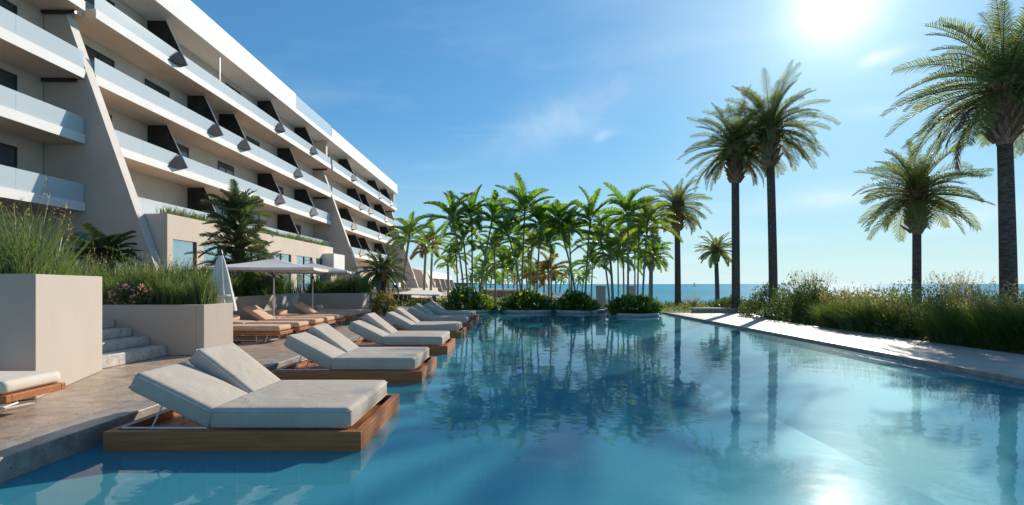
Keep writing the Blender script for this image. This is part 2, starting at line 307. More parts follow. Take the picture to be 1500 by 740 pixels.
for pa_, pb_, sg_, st_ in (((1252, 95), (1335, 70), .010, .75), ((1090, 306), (1290, 284), .016, .45), ((690, 240), (960, 105), .045, .22), ((866, 207), (898, 193), .008, .30), ((1235, 168), (1420, 150), .012, .35), ((1330, 330), (1500, 300), .02, .45), ((1000, 255), (1180, 215), .03, .28)):
    d1, d2 = pdir(*pa_), pdir(*pb_); n_ = d1.cross(d2).normalized(); c_ = (d1 + d2).normalized(); t_ = n_.cross(c_); hl_ = d1.angle(d2) / 2
    ws = []
    for ax, sgm in ((n_, sg_), (t_, hl_ * .8)):
        q = nd(nt, 'ShaderNodeVectorMath', operation='DOT_PRODUCT'); L.new(tc.outputs['Generated'], q.inputs[0]); q.inputs[1].default_value = ax / sgm
        sq = nd(nt, 'ShaderNodeMath', operation='MULTIPLY'); L.new(q.outputs['Value'], sq.inputs[0]); L.new(q.outputs['Value'], sq.inputs[1]); ws.append(sq.outputs[0])
    sm_ = addn(*ws); ng = nd(nt, 'ShaderNodeMath', operation='POWER'); ng.inputs[0].default_value = .3679; L.new(sm_, ng.inputs[1])
    fr2 = nd(nt, 'ShaderNodeVectorMath', operation='DOT_PRODUCT'); L.new(tc.outputs['Generated'], fr2.inputs[0]); fr2.inputs[1].default_value = c_
    gt = nd(nt, 'ShaderNodeMath', operation='GREATER_THAN'); L.new(fr2.outputs['Value'], gt.inputs[0]); gt.inputs[1].default_value = 0
    m1_ = nd(nt, 'ShaderNodeMath', operation='MULTIPLY'); L.new(ng.outputs[0], m1_.inputs[0]); L.new(fr_.outputs[0], m1_.inputs[1])
    m2_ = nd(nt, 'ShaderNodeMath', operation='MULTIPLY', use_clamp=True); L.new(m1_.outputs[0], m2_.inputs[0]); m2_.inputs[1].default_value = st_
    m3_ = nd(nt, 'ShaderNodeMath', operation='MULTIPLY'); L.new(m2_.outputs[0], m3_.inputs[0]); L.new(gt.outputs[0], m3_.inputs[1])
    mixc = nd(nt, 'ShaderNodeMix', data_type='RGBA'); L.new(m3_.outputs[0], mixc.inputs[0]); L.new(cur, mixc.inputs[6]); mixc.inputs[7].default_value = (6.6, 7.3, 7.7, 1); cur = mixc.outputs[2]
gc = nd(nt, 'ShaderNodeMix', data_type='RGBA', blend_type='MULTIPLY'); gc.inputs[0].default_value = 1; gc.inputs[6].default_value = (1, .97, .92, 1); L.new(glow, gc.inputs[7])
sm = nd(nt, 'ShaderNodeMix', data_type='RGBA', blend_type='ADD'); sm.inputs[0].default_value = 1; L.new(cur, sm.inputs[6]); L.new(gc.outputs[2], sm.inputs[7])
bg = nd(nt, 'ShaderNodeBackground', i_Strength=.12); L.new(sm.outputs[2], bg.inputs[0])
wo = nd(nt, 'ShaderNodeOutputWorld'); L.new(bg.outputs[0], wo.inputs[0])
S.view_settings.view_transform = 'Standard'; S.view_settings.look = 'None'; S.view_settings.exposure = .30; S.view_settings.gamma = 1
try: S.view_settings.use_curve_mapping = False
except Exception: pass
S.cycles.use_denoising = True; S.cycles.max_bounces = 8; S.cycles.transparent_max_bounces = 16
S.cycles.sample_clamp_indirect = 6; S.cycles.caustics_reflective = False; S.cycles.caustics_refractive = False

# ------------------------------------------------------------------ the setting
PL, PR, PE, PB = -4.1, 8.2, 28.0, -9.0       # pool: left, right, far and near edge
DZ = .2                                      # left terrace height over the water
def sheet(x0, x1, y0, y1, z): 
    mb = MB(); mb.add([(x0, y0, z), (x1, y0, z), (x1, y1, z), (x0, y1, z)], [(0, 1, 2, 3)]); return mb
struct(sheet(-40000, 40000, -4000, 45000, -6), 'sea', 'sea')
struct(sheet(PL + .002, PR - .002, PB + .002, PE - .002, 0), 'pool_water', 'water')
pf = MB(); SH = -.85
pf.xz([(SH, -1.65), (PR, -1.65), (PR, -.10), (4.6, -.74), (SH, -.74)], PB, PE); pf.box(PL, SH, PB, PE, -1.65, -.55)
struct(pf, 'pool_floor', 'tile')
pw = MB(); pw.box(PR, PR + .2, PB, PE, -1.65, -.02); pw.box(PL - .2, PR + .2, PE, PE + .2, -1.65, .05); pw.box(PL - .2, PR + .2, PB - .2, PB, -1.65, .05); pw.box(PL - .2, PL, PB, PE, -1.65, -.02)
struct(pw, 'pool_wall', 'tile')
cp = MB(); cp.box(PL - .42, PL, PB, PE, -.018, DZ); struct(cp, 'pool_coping', 'coping', bevel=.01)
dk = MB(); dk.box(-60, PL - .423, -14, 50, -.5, DZ - .004); struct(dk, 'terrace_paving', 'stone')
cp = MB(); cp.box(PR, PR + .30, PB, 25.6, -.018, .09); struct(cp, 'pool_coping', 'coping', bevel=.02)
pa = MB(); pa.xy([(PR + .303, PB), (10.95, PB), (10.95, 20.5), (11.9, 23.6), (12.6, 25.6), (PR + .303, 25.6)], -.5, .087); struct(pa, 'garden_path', 'path')
g = MB(); g.xy([(10.953, PB), (60, PB), (60, 30), (40, 36), (9, 41), (8.3, 25.603), (12.62, 25.603), (11.93, 23.6), (10.953, 20.5)], -.5, .05); struct(g, 'garden_ground', 'ground')
kb = MB(); kb.xy([(9.6, 25.7), (12.9, 25.7), (12.9, 26.05), (9.6, 26.05)], .03, .34); tag(kb.build('kerb_wall', 'coping', bevel=.02), 'low grey kerb wall closing the far end of the pale garden path', 'kerb wall')
ed = MB(); ed.box(PL - .42, PR + .3, PE + .003, 40, -.5, .11); struct(ed, 'far_paving', 'path')
bp_ = MB(); bp_.xy([(-60, 50.01), (-4.5, 40.01), (8.3, 40.01), (9, 60), (5, 160), (-60, 170)], -6.5, -.35); struct(bp_, 'beach', 'sand')
hl = MB()
pr = [(-2600, 0), (-1500, 60), (-900, 55), (-520, 40), (-260, 26), (-120, 12), (0, 0)]
hl.prism([(x - 60, 6000, z * .55 - 6) for x, z in pr], (0, 900, 0)); struct(hl, 'headland', 'bush')
# raised garden floor to the left, in front of the hotel
tl = MB(); tl.xy([(-60, 6.4), (-8.6, 9.9), (-8.3, 14.7), (-9.05, 21.1), (-6.5, 22.0), (-9, 44), (-12, 60), (-60, 60)], -.4, 1.05); struct(tl, 'garden_soil', 'soil')

# planters and steps
mb = MB(); c1 = Vector((-5.75, 5.96)); c2 = Vector((-6.6, 7.96)); c3 = c2 + Vector((-6, -2.2)); c4_ = c1 + Vector((-6, -2.6))
def walls(mb, poly, th, z0, z1):             # open box: outer polygon (ccw or cw), walls of thickness th
    n = len(poly); cen = sum((Vector(p) for p in poly), Vector((0, 0))) / n
    inn = [Vector(p) + (cen - Vector(p)).normalized() * th * 1.5 for p in poly]
    for i in range(n):
        a, b, c, d = Vector(poly[i]), Vector(poly[(i + 1) % n]), inn[(i + 1) % n], inn[i]
        mb.xy([a, b, c, d], z0, z1)
P1 = [c1, c2, c3, c4_]
t = thing('garden_planter', 'tall beige rendered planter box by the left lounger, tall grass on top', 'planter', (c1.x, c1.y, DZ))
mb = MB(); walls(mb, [p - c1 for p in P1], .14, 0, 1.72 - DZ); mb.build('planter_wall', 'planter', t, bevel=.008)
mb = MB(); mb.xy([(p - c1) * .97 + Vector((-.12, 0)) for p in P1], .9, 1.40); mb.build('soil', 'soil', t)
t = thing('garden_planter', 'lower beige rendered planter beside the stone steps, grass on top', 'planter', (-5.99, 9.62, DZ))
P2 = [Vector((0, 0)), Vector((0, 1.02)), Vector((-5.5, 1.3)), Vector((-5.5, 0))]
mb = MB(); mb.xy([(0, 0), (0, 1.02), (-.15, 1.02), (-.15, 0)], 0, .99); mb.xy([(-.152, 0), (-.152, .15), (-5.5, .15), (-5.5, 0)], 0, .99); mb.xy([(-.152, .87), (-.152, 1.02), (-5.5, 1.02), (-5.5, .87)], 0, .99); mb.build('planter_wall', 'planter', t, bevel=.008)
mb = MB(); mb.box(-5.48, -.155, .155, .865, .3, .90); mb.build('soil', 'soil', t)
t = thing('retaining_wall', 'low beige angled garden wall behind the peach loungers and open parasols', 'garden wall', (-8.24, 14.6, DZ))
A, B, C, D_ = Vector((.35, -3.9)), Vector((-.71, 6.4)), Vector((1.93, 6.4)), Vector((1.93, 7.5))
mb = MB(); mb.xy([A, B, B + Vector((-.25, .18)), A + Vector((-.25, 0))], 0, 1.0); mb.xy([B + Vector((.003, .0)), C, C + Vector((0, .18)), B + Vector((.003, .18))], 0, 1.0)
mb.xy([C + Vector((0, .183)), D_, D_ + Vector((-.2, 0)), C + Vector((-.2, .183))], 0, 1.0); mb.build('wall', 'planter', t)
t = thing('stone_steps', 'four rough travertine steps rising between the two beige planters', 'steps', (-6.7, 8.8, DZ))
zs = [0, .21, .38, .55, .72]
for k in range(4):
    mb = MB(); x0 = -.34 * k; mb.box(x0 - 2.6, x0, -1.35 - .1 * k, .80, zs[k] + (.002 if k else 0), zs[k + 1]); mb.build('step', 'step', t, bevel=.015)

# ------------------------------------------------------------------ daybeds in the shallow water
def rot_y(x0, z0, ang):                      # rotation about a line along Y
    return Matrix.Translation((x0, 0, z0)) @ Matrix.Rotation(ang, 4, 'Y') @ Matrix.Translation((-x0, 0, -z0))
def make_daybed(label, a1=26, a2=38):
    t = thing('double_daybed', label, 'daybed', (-2.66, 4.70, -.02), 0, 'double daybeds standing in the shallow pool edge')
    hw, dp, zt = 1.235, 1.63, .205
    for y in (0, dp - .075): MB().box(-hw, hw, y, y + .075, -.06, zt).build('platform_rail', 'wood', t, bevel=.006)
    for x in (-hw, hw - .075): MB().box(x, x + .075, .0765, dp - .0765, -.06, zt).build('platform_end', 'woody', t, bevel=.006)
    mb = MB()
    for k in range(15): mb.box(-hw + .08 + k * .154, -hw + .08 + k * .154 + .146, .077, dp - .077, .085, .115)
    mb.build('slat_deck', 'woody', t)
    MB().box(-hw + .1, hw - .1, .1, dp - .1, -.53, .084).build('shade_block', 'tile', t)  # solid block added to give the dark shade beneath the platform
    def piping(x0, x1, y0, y1, z, par, T=None, r=.035):
        pts = []
        for cx_, cy_, a0 in ((x1 - r, y1 - r, 0), (x0 + r, y1 - r, 90), (x0 + r, y0 + r, 180), (x1 - r, y0 + r, 270)):
            for q in range(5): a = R(a0 + 22.5 * q); pts.append(Vector((cx_ + r * math.cos(a), cy_ + r * math.sin(a), z)))
        pts.append(pts[0])
        if T: pts = [T @ q for q in pts]
        MB().tube(pts, .006, 5).build('piping', 'fabric', par, True)
    m1 = MB().cushion(-.28, 1.10, .10, 1.56, .195, .405, .045, .018, 26, 26, 5); mo = m1.build('mattress', 'fabric', t, True); piping(-.282, 1.102, .098, 1.562, .372, mo); piping(-.282, 1.102, .098, 1.562, .228, mo)
    for y0, y1, an in ((.10, .815, a1), (.845, 1.56, a2)):
        T = rot_y(-.30, .215, R(an))
        mb = MB().cushion(-1.17, -.29, y0, y1, .20, .40, .045, .014, 20, 16, 5, T); bo = mb.build('backrest', 'fabric', t, True); piping(-1.172, -.288, y0 - .002, y1 + .002, .368, bo, T); piping(-1.172, -.288, y0 - .002, y1 + .002, .232, bo, T)
        mb = MB(); ym = (y0 + y1) / 2
        for yy in (y0 + .12, y1 - .12):
            p = T @ Vector((-.85, yy, .188)); mb.tube([p, (p.x - .02 - .12, yy, .13)], .010, 6)
        mb.tube([T @ Vector((-.31, y0 + .08, .186)), T @ Vector((-1.10, y0 + .08, .186)), T @ Vector((-1.10, y1 - .08, .186)), T @ Vector((-.31, y1 - .08, .186))], .011, 6)
        mb.build('backrest_support', 'metal', t)
    mb = MB(); mb.tube([(-1.13, .10, .215), (-.30, .10, .215)], .008, 6); mb.tube([(-1.13, .10, .215), (-1.13, 1.5, .215)], .008, 6); mb.build('rail_trim', 'metal', t)
    return t
dl = ['nearest and largest double daybed of grey mattresses on a teak platform',
      'double grey daybed second from the camera in the row at the pool edge',
      'double grey daybed third from the camera in the row at the pool edge',
      'double grey daybed fourth from the camera, between the third and the shaded fifth',
      'double grey daybed next to last of the pool edge row',
      'farthest double daybed of the pool edge row, before the dark island bush']
bed = make_daybed(dl[0])
bed2 = make_daybed(dl[1], 28, 36); bed2.location.y = 4.70 + 3.255
for k in range(2, 6): dup((bed, bed2)[k % 2], (-2.66, 4.70 + 3.255 * k, -.02), 0, dl[k])

# ------------------------------------------------------------------ peach sun loungers on the terrace
def make_lounger(label, mat, raised, bolster, group):
    t = thing('sun_lounger', label, 'sun lounger', (0, 0, 0), 0, group)     # foot end at x=0, body towards -x
    w = .35; Lh = 2.2
    mb = MB(); mb.box(-Lh, .03, -w, -w + .06, .17, .245); mb.box(-Lh, .03, w - .06, w, .17, .245); mb.box(-.05, .03, -w + .062, w - .062, .17, .245); mb.box(-Lh, -Lh + .08, -w + .062, w - .062, .17, .245)
    for k in range(11): mb.box(-Lh + .12 + k * .185, -Lh + .25 + k * .185, -w + .062, w - .062, .215, .24)
    mb.build('frame', 'wood', t, bevel=.006)
    for x in (-.42, -1.75):
        for s in (-1,):
            mb = MB(); mb.tube([(x - .14, -w + .03, .17), (x - .10, -w - .01, .012), (x + .10, w + .01, .012), (x + .14, w - .03, .17)], .011, 6)
            mb.tube([(x - .14, w - .03, .17), (x - .10, w + .01, .012), (x + .10, -w - .01, .0125), (x + .14, -w + .03, .17)], .011, 6); mb.build('leg', 'metal', t)
    mb = MB().cushion(-1.45, 0, -w + .01, w - .01, .25, .385, .05, .012, 20, 12, 4); mb.build('mattress', mat, t, True)
    T = rot_y(-1.46, .26, R(33 if raised else 2))
    mb = MB().cushion(-Lh - .02, -1.46, -w + .01, w - .01, .25, .385, .05, .012, 12, 12, 4, T); mb.build('backrest', mat, t, True)
    if bolster:
        mb = MB(); p = T @ Vector((-1.98, 0, .455)); k = [(.0, -.30), (.05, -.305), (.085, -.285), (.098, -.2), (.10, 0), (.098, .2), (.085, .285), (.05, .305), (.0, .30)]
        vs = MB().lathe(k, 20); mb.add([(p.x + v[0], v[2], p.z + v[1]) for v in vs.v], vs.f); mb.build('bolster', mat, t, True)
    return t
LG = 'peach sun loungers along the garden wall'
ll = ['peach sun lounger partly hidden by the low planter, nearest of its row',
      'flat peach sun lounger with bolster, second from the low planter',
      'peach sun lounger with backrest raised, nearer of the two raised ones',
      'flat peach sun lounger just behind the nearer raised one, below the nearer open parasol',
      'flat peach sun lounger just in front of the farther raised one',
      'peach sun lounger with backrest raised, farther of the two raised ones',
      'flat peach sun lounger just beyond the farther raised lounger',
      'last peach sun lounger of the row, against the far garden wall']
spec = [(12.15, 0), (13.25, 0), (14.35, 1), (15.25, 0), (16.15, 0), (17.5, 1), (18.4, 0), (19.3, 0)]
lf = make_lounger(ll[0], 'peach', 0, 1, LG); lf.location = (-5.55, spec[0][0], DZ)
lr = make_lounger(ll[2], 'peach', 1, 0, LG); lr.location = (-5.55, spec[2][0], DZ)
for k, (y, r_) in enumerate(spec):
    if k in (0, 2): continue
    dup(lr if r_ else lf, (-5.55, y, DZ), 0, ll[k])
lc = make_lounger('cream sun lounger cut by the frame beside the tall planter', 'cream', 0, 0, LG); lc.location = (-5.14, 5.32, DZ + .02); lc.rotation_euler = (0, 0, R(2)); del lc['group']

# ------------------------------------------------------------------ parasols
def base_pole(t, zt):
    mb = MB(); mb.box(-.3, .3, -.3, .3, 0, .05); mb.build('base', 'darkmetal', t, bevel=.01)
    mb = MB(); mb.tube([(0, 0, .05), (0, 0, zt)], .022, 10); mb.build('pole', 'metal', t, True)
def open_parasol(label, loc):
    t = thing('open_parasol', label, 'parasol', loc, R(12), 'open parasols over the peach loungers'); base_pole(t, 2.12)
    a, ze, zt = 1.36, 1.87, 2.17; n = 12
    top = MB(); vs = []; fs = []
    cs = [(a, a), (-a, a), (-a, -a), (a, -a)]
    rings = 8; per = 4 * n
    for i in range(rings + 1):
        s = i / rings
        for e in range(4):
            p, q = Vector(cs[e]), Vector(cs[(e + 1) % 4])
            for j in range(n):
                w = j / n; c = (p * (1 - w) + q * w) * max(s, .02)
                sag = .045 * math.sin(math.pi * w) * s
                vs.append((c.x * (1 - sag * .8), c.y * (1 - sag * .8), zt - (zt - ze) * (s ** 1.05) - sag * .35 + .03 * math.sin(math.pi * s) * -1))
    for i in range(rings):
        for j in range(per): fs.append((i * per + j, i * per + (j + 1) % per, (i + 1) * per + (j + 1) % per, (i + 1) * per + j))
    k0 = rings * per; o = len(vs)                    # valance
    for j in range(per): x, y, z = vs[k0 + j]; vs.append((x, y, z - .07))
    for j in range(per): fs.append((k0 + j, k0 + (j + 1) % per, o + (j + 1) % per, o + j))
    top.add(vs, fs); ob = top.build('canopy', 'parasol', t); sdm = ob.modifiers.new('cloth', 'SOLIDIFY'); sdm.thickness = .004
    mb = MB().lathe([(.001, 2.26), (.03, 2.24), (.035, 2.2), (.10, 2.17), (.13, 2.13), (.02, 2.12)], 16); mb.build('finial', 'parasol', t, True)
    for x, y in cs:
        mb = MB(); mb.tube([(0, 0, 2.11), (x * .97, y * .97, ze - .02)], .009, 5); mb.tube([(0, 0, 1.62), (x * .5, y * .5, 1.97)], .008, 5); mb.build('rib', 'metal', t)
    mb = MB().lathe([(.024, 1.58), (.045, 1.6), (.045, 1.67), (.024, 1.69)], 12); mb.build('runner', 'darkmetal', t, True)
    return t
open_parasol('open off-white parasol nearer to the camera, over the middle peach loungers', (wx(402, 14.85), 14.82, DZ))
open_parasol('open off-white parasol farther away, half behind the nearer open one', (wx(458, 17.95), 17.95, DZ))
t = thing('closed_parasol', 'closed off-white parasol standing behind the low planter', 'parasol', (wx(323.5, 11.3), 11.3, DZ)); base_pole(t, 2.1)
mb = MB(); vs = []; fs = []; n = 48
pz = [(2.10, .02), (2.04, .055), (1.9, .09), (1.6, .145), (1.3, .195), (1.0, .25), (.78, .285)]
for z, r in pz:
    for j in range(n):
        a = 2 * math.pi * j / n; q = r * (1 + .22 * math.cos(8 * a + z * .4) * min(1, (2.1 - z) * 2.2) + .05 * math.sin(3 * a + z))
        vs.append((q * math.cos(a), q * math.sin(a), z))
for i in range(len(pz) - 1):
    for j in range(n): fs.append((i * n + j, i * n + (j + 1) % n, (i + 1) * n + (j + 1) % n, (i + 1) * n + j))
mb.add(vs, fs); mb.build('canopy', 'parasol', t, True)
mb = MB().lathe([(.001, 2.20), (.03, 2.18), (.03, 2.14), (.045, 2.12), (.05, 2.05)], 14); mb.build('finial', 'darkmetal', t, True)
mb = MB().lathe([(.24, 1.16), (.262, 1.16), (.27, 1.10), (.25, 1.10)], 24); mb.build('tie_strap', 'parasol', t, True)

# ------------------------------------------------------------------ the hotel
hotel = thing('hotel_building', 'white terraced hotel with slanted fins, glass balconies and dark screens', 'hotel', (-20, 23.2, 1.0))
OX = Vector((20, -23.2, -1.0))
def hb(mb, name, m, parent=None, **kw):      # world coordinates -> hotel-local
    mb.v = [tuple(Vector(p) + OX) for p in mb.v]
    return mb.build(name, m, parent or hotel, **kw)
XF, XW = -20.0, -22.0
# floor levels: slab bottom, slab top, glass top
LV = {'A': (14.46, 14.9, 15.66), 'B': (11.26, 11.7, 12.54), 'C': (8.2, 8.62, 9.44), 'D': (5.02, 5.42, 6.3)}
BAYS = [(4, 23.15), (23.75, 54.95), (55.55, 86.9)]
for bi, (y0, y1) in enumerate(BAYS):
    for fl, (zb, zt, zg) in LV.items():
        mb = MB(); mb.box(XW + .01, XF - .031, y0, y1, zb, zt); sb_ = hb(mb, 'balcony_slab', 'wall')
        mb = MB(); mb.box(XF - .03, XF, y0, y1, zb - .004, zt); hb(mb, 'fascia', 'stucco', sb_)
        mb = MB(); n = max(1, round((y1 - y0) / 3.12)); st = (y1 - y0) / n
        for k in range(n): mb.box(XF - .085, XF - .065, y0 + k * st + .008, y0 + (k + 1) * st - .008, zt + .003, zg)
        o = hb(mb, 'glass_balustrade', 'glass')
    mb = MB(); mb.box(XW - .3, XW, y0 if bi else 4, y1, .6, 17.58); hb(mb, 'facade_wall', 'wall')
for y0, y1 in ((23.2, 23.7), (55, 55.5), (87, 87.6)):
    mb = MB(); mb.xz([(-25, .3), (-16.05, .3), (-16.95, 2.9), (-21.02, 14.44), (-25, 14.44)], y0, y1); fn_ = hb(mb, 'side_fin', 'fin')
    mb = MB(); mb.xz([(-16.047, .3), (-16.02, .3), (-16.92, 2.9), (-20.99, 14.44), (-21.017, 14.44), (-16.947, 2.9)], y0 + .004, y1 - .004); hb(mb, 'sunlit_edge', 'litedge', fn_)  # thin paler strip, paints the sunlit look of the fin's slanted edge
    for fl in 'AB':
        mb = MB(); zb = LV[fl][0]; mb.box(XW + .01, XF - .4, y0 - .17, y0 - .053, zb - .16, zb - .006); hb(mb, 'gap_shadow_strip', 'darkmetal')  # dark strip standing in for the shadowed gap between slab and fin
    mb = MB(); mb.box(-25, XF - .6, y0, y1, 14.45, 17.58); hb(mb, 'party_wall', 'wall')
mb = MB(); mb.box(-34, XF, 4, 87.6, 17.6, 18.05); hb(mb, 'roof_slab', 'stucco', bevel=.01)
mb = MB(); mb.box(XF - .35, XF - .02, 4, 46, 18.053, 19.38); hb(mb, 'roof_parapet', 'stucco', bevel=.02)
mb = MB(); mb.box(XF - .30, XF - .06, 55.3, 87.6, 18.053, 19.2); hb(mb, 'roof_parapet', 'stucco', bevel=.02)
mb = MB()
for k in range(3): mb.box(XF - .085, XF - .06, 46.02 + k * 3.05, 46.02 + (k + 1) * 3.05 - .02, 18.053, 19.3)
hb(mb, 'roof_balustrade', 'glass')
mb = MB(); mb.box(-34, -25.01, 4, 87.6, .5, 17.58); hb(mb, 'core_block', 'wall')
mb = MB(); mb.box(-20.3, -20.24, 31.3 + 3, 34.36, 15.2, 17.58); hb(mb, 'post', 'metal')
TOPS = {'A': 17.58, 'B': 14.44, 'C': 11.24, 'D': 8.18}
SCR = {'A': (29.8, 42.8, 50.1, 62.9, 75.8, 82.9), 'B': (33.5, 37.1, 46.45, 66.3, 70.5, 79.6), 'C': (29.8, 42.8, 50.1, 62.9, 75.8, 82.9), 'D': (33.5, 46.45, 66.3, 70.5, 79.6)}
for fl, ys in SCR.items():
    zt, zg, zs_ = TOPS[fl], LV[fl][2], LV[fl][1]
    for y in ys:
        mb = MB(); sl_ = .46; xe = lambda z: XF + .02 + (zg - z) * sl_
        mb.xz([(XW + .02, zs_ + .01), (XF - .10, zs_ + .01), (XF - .10, zg + .02), (xe(zg + .02), zg + .02), (xe(zt), zt - .01), (XW + .02, zt - .01)], y, y + .05)
        scn = hb(mb, 'privacy_screen', 'screen')
        zl = zg - .82; f = MB()
        f.add([(XF + .02, y - .10, zg - .01), (XF + .02, y - 1.1, zg - .95), (xe(zl) + .06, y - .01, zl), (XF + .05, y - .01, zg + .02), (XF + .02, y - .01, zg - .95)], [(0, 1, 2, 3), (1, 4, 2), (3, 2, 4), (0, 3, 4, 1)])
        f.v = [tuple(Vector(p) + OX) for p in f.v]; f.build('screen_flap', 'screen', scn)
        e = MB(); e.tube([(xe(zt) + .01, y + .02, zt - .01), (xe(zl) + .07, y + .02, zl)], .022, 5); e.v = [tuple(Vector(p) + OX) for p in e.v]; e.build('edge_rail', 'metal', scn)
# sliding windows: (floor, list of start Y)
random.seed(4)
WIN = {'A': (25.2, 38, 45, 57.5, 68, 78), 'B': (12, 19.8, 25.2, 29.6, 41, 48.5, 57.5, 73, 82), 'C': (12, 19.8, 25, 31.5, 37, 45.5, 52, 57.5, 66, 78.5), 'D': (12, 19.8, 26.5, 36.5, 41, 49.5, 57.5, 73, 82)}
for fl, ys in WIN.items():
    zs_ = LV[fl][1] + .02; zt = zs_ + 2.25
    for y in ys:
        w = 2.1
        mb = MB()
        for a, b, c, d in ((y, y + .09, zs_, zt), (y + w - .09, y + w, zs_, zt), (y + .092, y + w - .092, zt - .09, zt), (y + w / 2 - .04, y + w / 2 + .04, zs_, zt - .092)): mb.box(XW + .002, XW + .05, a, b, c, d)
        wn = hb(mb, 'window', 'darkmetal')
        p = MB(); p.box(XW + .004, XW + .02, y + .092, y + w / 2 - .042, zs_, zt - .092); p.box(XW + .004, XW + .02, y + w / 2 + .042, y + w - .092, zs_, zt - .092); p.v = [tuple(Vector(q) + OX) for q in p.v]; p.build('pane', 'pane', wn)
# podium with windows, in front of the hotel's ground floor
XP = -16.56
mb = MB(); mb.box(XW + .01, XP, 23.75, 46, .4, 3.78 - .004); mb.v = []; mb.f = []
wy = [(24.15, 26.0), (26.6, 29.6), (30.2, 33.2), (34.2, 37.2), (38.2, 41.2), (42, 44.6)]
mb.box(XW + .01, XP, 23.75, 46, 3.80, 5.0)
ys = [23.75]
for a, b in wy: ys += [a, b]
ys.append(46)
for i in range(0, len(ys), 2): mb.box(XW + .01, XP, ys[i], ys[i + 1], .4, 3.797)
pod = hb(mb, 'podium', 'wall', bevel=.01)
for a, b in wy:
    q = MB(); q.box(XP - .16, XP - .10, a, b, .9, 3.797); q.v = [tuple(Vector(p) + OX) for p in q.v]; pn = q.build('window', 'mirrorpane', pod)
    q = MB(); q.box(XP - .098, XP - .05, (a + b) / 2 - .05 if b - a > 2 else b - .1, (a + b) / 2 + .05 if b - a > 2 else b, .9, 3.797); q.v = [tuple(Vector(p) + OX) for p in q.v]; q.build('frame', 'darkmetal', pn)
mb = MB(); mb.box(-17.5, -15.6, 43.5, 46.4, 2.8, 4.3); hb(mb, 'entrance_canopy', 'stucco', bevel=.02)
mb = MB(); mb.box(-17, -16.2, 44.5, 45.9, .4, 2.797); hb(mb, 'entrance_pier', 'wall')

# low wing beyond the hotel
lw = thing('terrace_wing', 'low wing with sloping white roof edge beyond the hotel end', 'building', (-17, 92, 0))
def lwb(mb, name, m, **kw):
    mb.v = [(p[0] + 17, p[1] - 92, p[2]) for p in mb.v]; return mb.build(name, m, lw, **kw)
mb = MB(); mb.xz([(-26, 0), (-14.9, 0), (-16.6, 4.1), (-22, 5.3), (-26, 5.3)], 92, 98); lwb(mb, 'side_fin', 'fin')
mb = MB(); mb.xz([(-26, 3.0), (-15.7, 2.75), (-16.6, 4.15), (-22, 5.35), (-26, 5.35)], 98.01, 134); lwb(mb, 'roof', 'stucco')
mb = MB(); mb.xz([(-26, 0), (-16.6, 0), (-16.6, 2.7), (-26, 2.7)], 98.01, 134); lwb(mb, 'wall', 'wall')
for k in range(4):
    mb = MB(); y = 101 + k * 9.5; mb.box(-16.598, -16.5, y, y + 6, .5, 2.5); lwb(mb, 'window', 'pane')
for k in range(5):
    mb = MB(); y = 99 + k * 8.6; mb.xz([(-16.3, 0), (-14.7, 0), (-15.6, 2.72), (-16.3, 2.72)], y, y + .5); lwb(mb, 'buttress', 'fin')
mb = MB(); mb.box(-17.0, -13.6, 60, 61.2, 1.2, 1.75); tag(mb.build('parapet_wall', 'stucco'), 'small white ledge wall below the far end of the hotel', 'ledge')
mb = MB(); mb.box(-26, -13.5, 61.3, 91.9, -.6, .9); tag(mb.build('retaining_wall', 'wall'), 'low pink-beige wall in shade at the foot of the hotel end', 'wall')
# white sail awnings in a row beyond the daybeds
for k in range(6):
    y = 34 + k * 3.6; x = wx(605, y) + .1 * k
    t = thing('shade_canopy', ['low white shade canopy nearest to the daybeds, in the row by the low wing', 'second low white shade canopy counted from the daybeds', 'third low white shade canopy counted from the daybeds', 'fourth low white shade canopy counted from the daybeds', 'fifth low white shade canopy, next to the last one', 'last low white shade canopy, beside the dark island bush'][k], 'canopy', (x, y, .1), 0, 'row of low white shade canopies')
    mb = MB(); mb.prism([(-2.0, -1.45, .82), (1.9, -1.45, .70), (1.9, 1.55, .70), (-2.0, 1.55, .86)], (0, 0, .07)); mb.build('canopy', 'parasol', t)
    for sx in (-1.8, 1.75):
        mb = MB(); mb.tube([(sx, -1.3, -.1), (sx, -1.3, .72)], .03, 6); mb.build('post', 'darkmetal', t)

exec_parts = True
